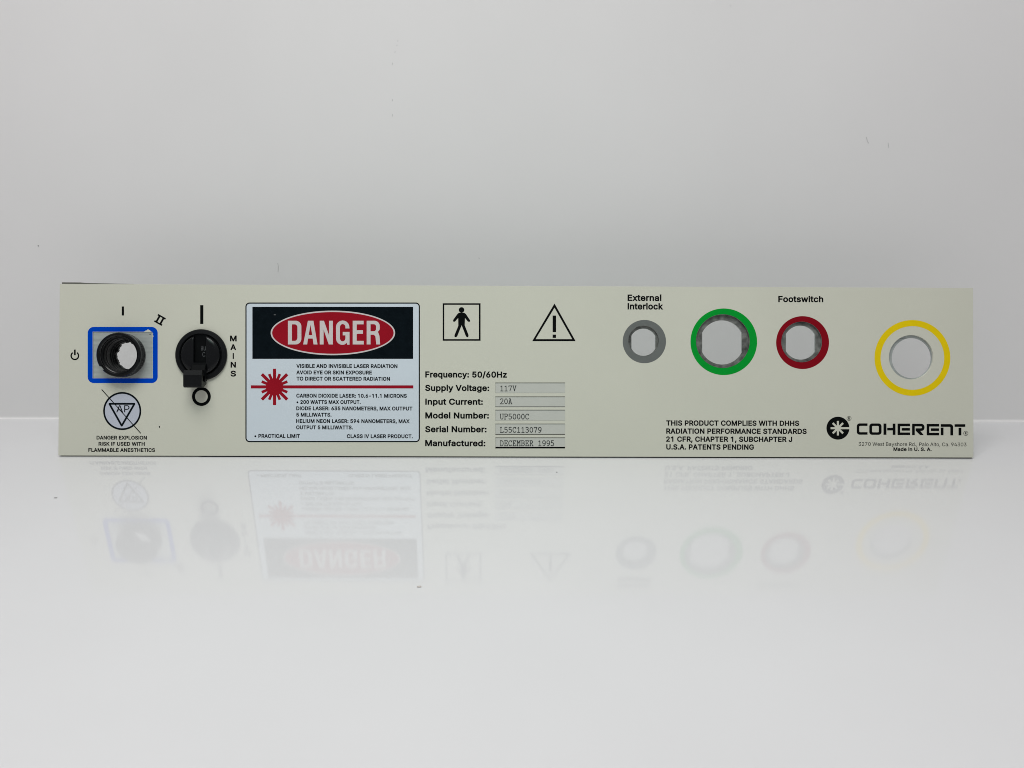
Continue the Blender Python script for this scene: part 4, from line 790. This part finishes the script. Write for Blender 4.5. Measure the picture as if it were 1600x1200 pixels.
def ell(cx, cy_, rx, ry, n=18): return [(cx + rx * math.cos(2 * math.pi * i / n), cy_ + ry * math.sin(2 * math.pi * i / n)) for i in range(n + 1)]
TYPE = {
    '0': [ell(2.5, 4, 1.9, 3.9)], '1': [[(1, 6.6), (2.6, 8), (2.6, 0)], [(0.8, 0), (4.4, 0)]], '7': [[(0.6, 6.6), (0.6, 8), (4.4, 8), (2, 0)]],
    '2': [[(0.6, 6.2), (1.2, 7.6), (2.5, 8), (3.8, 7.5), (4.2, 6), (3.6, 4.4), (0.6, 0), (4.4, 0), (4.4, 1)]],
    '3': [[(.7, 7), (1.6, 7.9), (2.8, 8), (4, 7.2), (4, 5.4), (2.8, 4.3), (1.8, 4.3)], [(2.8, 4.3), (4.2, 3.4), (4.3, 1.5), (3.2, .1), (1.7, 0), (.5, .9)]],
    '5': [[(4.1, 8), (1, 8), (.9, 4.6), (2.4, 5), (4, 4.2), (4.4, 2.4), (3.5, .4), (2, 0), (.5, .8)]],
    '9': [ell(2.5, 5.5, 1.9, 2.5), [(4.4, 5.5), (4.2, 2.5), (3, .4), (1, 0)]],
    'A': [[(0, 0), (1.7, 0)], [(3.3, 0), (5, 0)], [(.8, 0), (2.5, 8), (4.2, 0)], [(1.4, 2.8), (3.6, 2.8)], [(1.2, 8), (2.5, 8)]],
    'V': [[(0, 8), (1.7, 8)], [(3.3, 8), (5, 8)], [(.8, 8), (2.5, 0), (4.2, 8)]],
    'U': [[(0, 8), (1.7, 8)], [(3.3, 8), (5, 8)], [(.8, 8), (.8, 2), (1.5, .3), (2.5, 0), (3.5, .3), (4.2, 2), (4.2, 8)]],
    'P': [[(.2, 0), (2.2, 0)], [(1.1, 0), (1.1, 8)], [(.2, 8), (3.2, 8), (4.4, 7.2), (4.5, 5.6), (3.6, 4), (1.1, 3.8)]],
    'C': [[(4.3, 8), (4.3, 5.9)], [(4.3, 6.4), (3.4, 7.7), (2.4, 8), (1.2, 7.3), (.5, 5.5), (.5, 2.8), (1.2, .7), (2.5, 0), (3.6, .3), (4.5, 1.5)]],
    'L': [[(.3, 8), (2.4, 8)], [(1.3, 8), (1.3, 0)], [(.3, 0), (4.5, 0), (4.5, 2)]],
    'D': [[(.3, 8), (2.6, 8), (4, 6.8), (4.5, 4), (4, 1.2), (2.6, 0), (.3, 0)], [(1.1, 8), (1.1, 0)]],
    'E': [[(.2, 8), (4.3, 8), (4.3, 6.2)], [(1.1, 8), (1.1, 0)], [(.2, 0), (4.5, 0), (4.5, 2)], [(1.1, 4.2), (3, 4.2)], [(3, 5), (3, 3.4)]],
    'M': [[(0, 8), (1, 8), (2.5, 4), (4, 8), (5, 8)], [(.8, 8), (.8, 0)], [(4.2, 8), (4.2, 0)], [(0, 0), (1.7, 0)], [(3.3, 0), (5, 0)]],
    'B': [[(.2, 8), (3, 8), (4.2, 7.2), (4.2, 5.2), (3, 4.3), (1.1, 4.3)], [(3, 4.3), (4.5, 3.2), (4.5, 1.2), (3.2, 0), (.2, 0)], [(1.1, 8), (1.1, 0)]],
    'R': [[(.2, 8), (3, 8), (4.3, 7.2), (4.3, 5.2), (3, 4.2), (1.1, 4.2)], [(1.1, 8), (1.1, 0)], [(.2, 0), (2, 0)], [(2.8, 4.2), (4.2, 0), (5.1, 0)]],
}
texts = (('117V', 610.9), ('20A', 631.0), ('UP5000C', 654.9), ('L55C113079', 675.7), ('DECEMBER 1995', 696.6))
for (w0, w1, s0, s1), (body, b) in zip(WIN, texts):
    gp = Flat().shape([rect(WX0 - 2, w0 - 2, WX1 + 2, w1 + 2)], -3.2).build('data_window', M_GAP, root)
    Flat().shape([rect(WX0 - 0.5, s0, WX1 + 0.5, s1)], -1.0).build('paper_strip', M_STRIP, gp)
    ty = Flat()
    for i, ch in enumerate(body):
        for st in TYPE.get(ch, ()):
            ty.stroke([(781.2 + 6.6 * i + q[0] * 1.14, b - q[1]) for q in st], 1.08, -0.9)
    ty.build('typed_lettering', M_TYPE, gp)

# ---------------------------------------------------------------- right end printing
Flat().text('External', 980.6, 1033.4, 470.3, 10.0, W9).text('Interlock', 980.6, 1036.4, 483.6, 10.0, W9).build('port_lettering', M_INK, root)
Flat().text('Footswitch', 1216.0, 1286.4, 472.2, 9.8, W9).build('port_lettering', M_INK, root)
cpx = Flat(); W6 = 0.015
for body, x0, x1, b in (('THIS PRODUCT COMPLIES WITH DHHS', 1041.0, 1248.6, 665.3), ('RADIATION PERFORMANCE STANDARDS', 1041.0, 1260.4, 677.9), ('21 CFR, CHAPTER 1, SUBCHAPTER J', 1040.8, 1237.8, 690.4), ('U.S.A. PATENTS PENDING', 1041.0, 1178.0, 702.6)):
    cpx.text(body, x0, x1, b, 8.3, W6)
cpx.build('compliance_lettering', M_INK, root)

# maker's mark: disc with an asterisk cut-out, open to the right
lc = (1309.2, 669.0); R_ = 17.9; w_ = 1.65
a_in = math.asin(w_ / R_); con = []
for i in range(97):
    t = a_in + (2 * math.pi - 2 * a_in) * i / 96; con.append((lc[0] + R_ * math.cos(t), lc[1] + R_ * math.sin(t)))
rb = w_ / math.sin(math.radians(22.5))
for i in range(7, 0, -1):
    t = math.radians(45 * i); tb = math.radians(45 * i + 22.5)
    con.append((lc[0] + rb * math.cos(tb), lc[1] + rb * math.sin(tb)))
    d = Vector((math.cos(t), math.sin(t))); n = Vector((-d.y, d.x)); ln = 11.4
    for q in (d * ln + n * w_, d * ln - n * w_): con.append((lc[0] + q.x, lc[1] + q.y))
con.append((lc[0] + rb * math.cos(math.radians(22.5)), lc[1] + rb * math.sin(math.radians(22.5))))
lg = Flat().shape([con]).build('maker_emblem', M_INK, root)
def reg(cx, cy_, r, parent):
    q = Flat().shape([circ(cx, cy_, r, 40), circ(cx, cy_, r - 0.6, 40)]); q.text('R', cx - 1.3, cx + 1.4, cy_ + 1.9, 3.8, 0.01, 0.1, 0)
    q.build('registered_mark', M_INK, parent)
reg(1326.6, 653.8, 3.6, lg)
def zl(pts): return [(1330 + a / 8.421, 655 + b / 8.421) for a, b in pts]
nm = Flat()
_sh = nm.shape
def heavy(contours, h=0.1):
    _sh(contours, h); return nm.outline(contours, 0.5, h)
nm.shape = heavy
nm.shape([zl([(212, 57)] + arcz(110, 92, 35, 35, -90, -180, 6) + arcz(110, 166, 35, 35, 180, 90, 6) + [(212, 201), (212, 173)] + arcz(118, 159, 14, 14, 90, 180, 4) + arcz(118, 99, 14, 14, 180, 270, 4) + [(212, 85)])])
nm.shape([zl(rrect(240, 58, 396, 203, 36, 6)), zl(rrect(271, 86, 365, 175, 15, 5))])
nm.shape([zl(rect(427, 59, 461, 203))]).shape([zl([(548, 60), (580, 60), (580, 204), (548, 204), (548, 145), (475, 145), (475, 116), (548, 116)])])
def letter_e(x, y):
    nm.shape([zl([(x, y), (x + 160, y), (x + 160, y + 30), (x + 30, y + 30), (x + 30, y + 117), (x + 160, y + 117), (x + 160, y + 146), (x, y + 146)])])
    nm.shape([zl(rect(x + 54, y + 58, x + 158, y + 88))])
letter_e(612, 60)
nm.shape([zl([(803, 62)] + arcz(920, 104, 42, 42, -90, 0, 6) + arcz(920, 110, 42, 42, 0, 80, 6) + [(905, 152), (950, 207), (908, 207), (850, 150), (850, 122), (918, 122)] + arcz(918, 107, 15, 15, 90, -90, 6) + [(834, 92), (834, 207), (803, 207)])])
letter_e(995, 64)
nm.shape([zl([(1180, 67)] + arcz(1302, 103, 36, 36, -90, 0, 6) + [(1338, 210), (1306, 210)] + arcz(1294, 110, 12, 12, 0, -90, 4) + [(1180, 98)])]).shape([zl(rect(1180, 112, 1212, 209))])
nm.shape([zl(rect(1362, 68, 1499, 98))]).shape([zl(rect(1414, 115, 1447, 210))])
nl = nm.build('maker_lettering', M_INK, root)
reg(1509.0, 677.1, 3.7, nl)
Flat().text('3270 West Bayshore Rd., Palo Alto, Ca. 94303', 1341.5, 1510.0, 696.9, 5.6, 0.0, 0.1, 0.005).build('address_lettering', M_INK, root)
Flat().text('Made in U. S. A.', 1396.0, 1455.6, 704.7, 5.6, 0.018).build('address_lettering', M_INK, root)

# ---------------------------------------------------------------- crumbs on the table, marks on the wall
def ray(px, py): return rt * ((px - 800) / F) - up * ((py - 600) / F) + fw
def on_table(px, py):
    d = ray(px, py); return CAM + d * ((ZF - CAM.z) / d.z)
def on_wall(px, py):
    d = ray(px, py); return CAM + d * ((WALL_Y - CAM.y) / d.y)
def crumb(name, px, py, sx, sy_, sz, m, label):
    bm = bmesh.new(); bmesh.ops.create_icosphere(bm, subdivisions=2, radius=1.0)
    for v_ in bm.verts:
        v_.co *= 1 + random.uniform(-0.18, 0.18)
        v_.co = Vector((v_.co.x * sx, v_.co.y * sy_, (v_.co.z * 0.8 + 0.7) * sz))
    me = bpy.data.meshes.new(name); bm.to_mesh(me); bm.free(); me.materials.append(m)
    o = bpy.data.objects.new(name, me); COL.objects.link(o); p = on_table(px, py); o.location = (p.x, p.y, ZF)
    o['label'] = label; o['category'] = 'crumb'; return o
crumb('crumb', 655, 917, 0.00075, 0.0006, 0.00018, M_CRUMB, 'brownish crumb alone on the glossy table, in front of the DANGER sign')
crumb('crumb', 87, 778, 0.0007, 0.0005, 0.00012, M_SPECK, 'small grey crumb on the table near the left end of the panel')
crumb('crumb', 870, 738, 0.0004, 0.0004, 0.00015, M_SPECK, 'tiny dark crumb on the table just below the typed manufacture date')
def wall_mark(pts, w, m, name='wall_scuff'):
    V = []; Fc = []
    for (a, b) in zip(pts, pts[1:]):
        A, B = on_wall(*a), on_wall(*b); d = (B - A); d.y = 0; d.normalize(); n = Vector((-d.z, 0, d.x)) * (w * PX * 0.58)
        k = len(V)
        for q in (A + n, B + n, B - n, A - n): V.append((q.x, WALL_Y - 0.00008 - 0.000004 * k, q.z))
        Fc.append((k, k + 1, k + 2, k + 3))
    return mesh_obj(name, V, Fc, m, wall)
wall_mark([(59, 383.6), (61, 384.4)], 1.8, M_SPECK, 'wall_speck')
wall_mark([(434, 411), (435, 417), (434.5, 425)], 0.9, M_SCUFF, 'wall_hair')
for a, b in (((622, 63), (621.5, 65)), ((620.6, 70), (620, 72)), ((617.5, 80), (617, 83)), ((613.5, 98), (613, 101)), ((613.5, 155), (613, 158)), ((613, 178), (613.2, 182))):
    wall_mark([a, b], 1.0, M_SCUFF)
wall_mark([(748, 402.5), (749, 404.5)], 1.2, M_SCUFF)
wall_mark([(1353.5, 214), (1355, 220), (1357, 224)], 1.2, M_SCUFF)
wall_mark([(1387.5, 223), (1388.5, 231)], 1.2, M_SCUFF)
wall_mark([(1141, 8.5), (1142, 9.8)], 1.4, M_SCUFF)
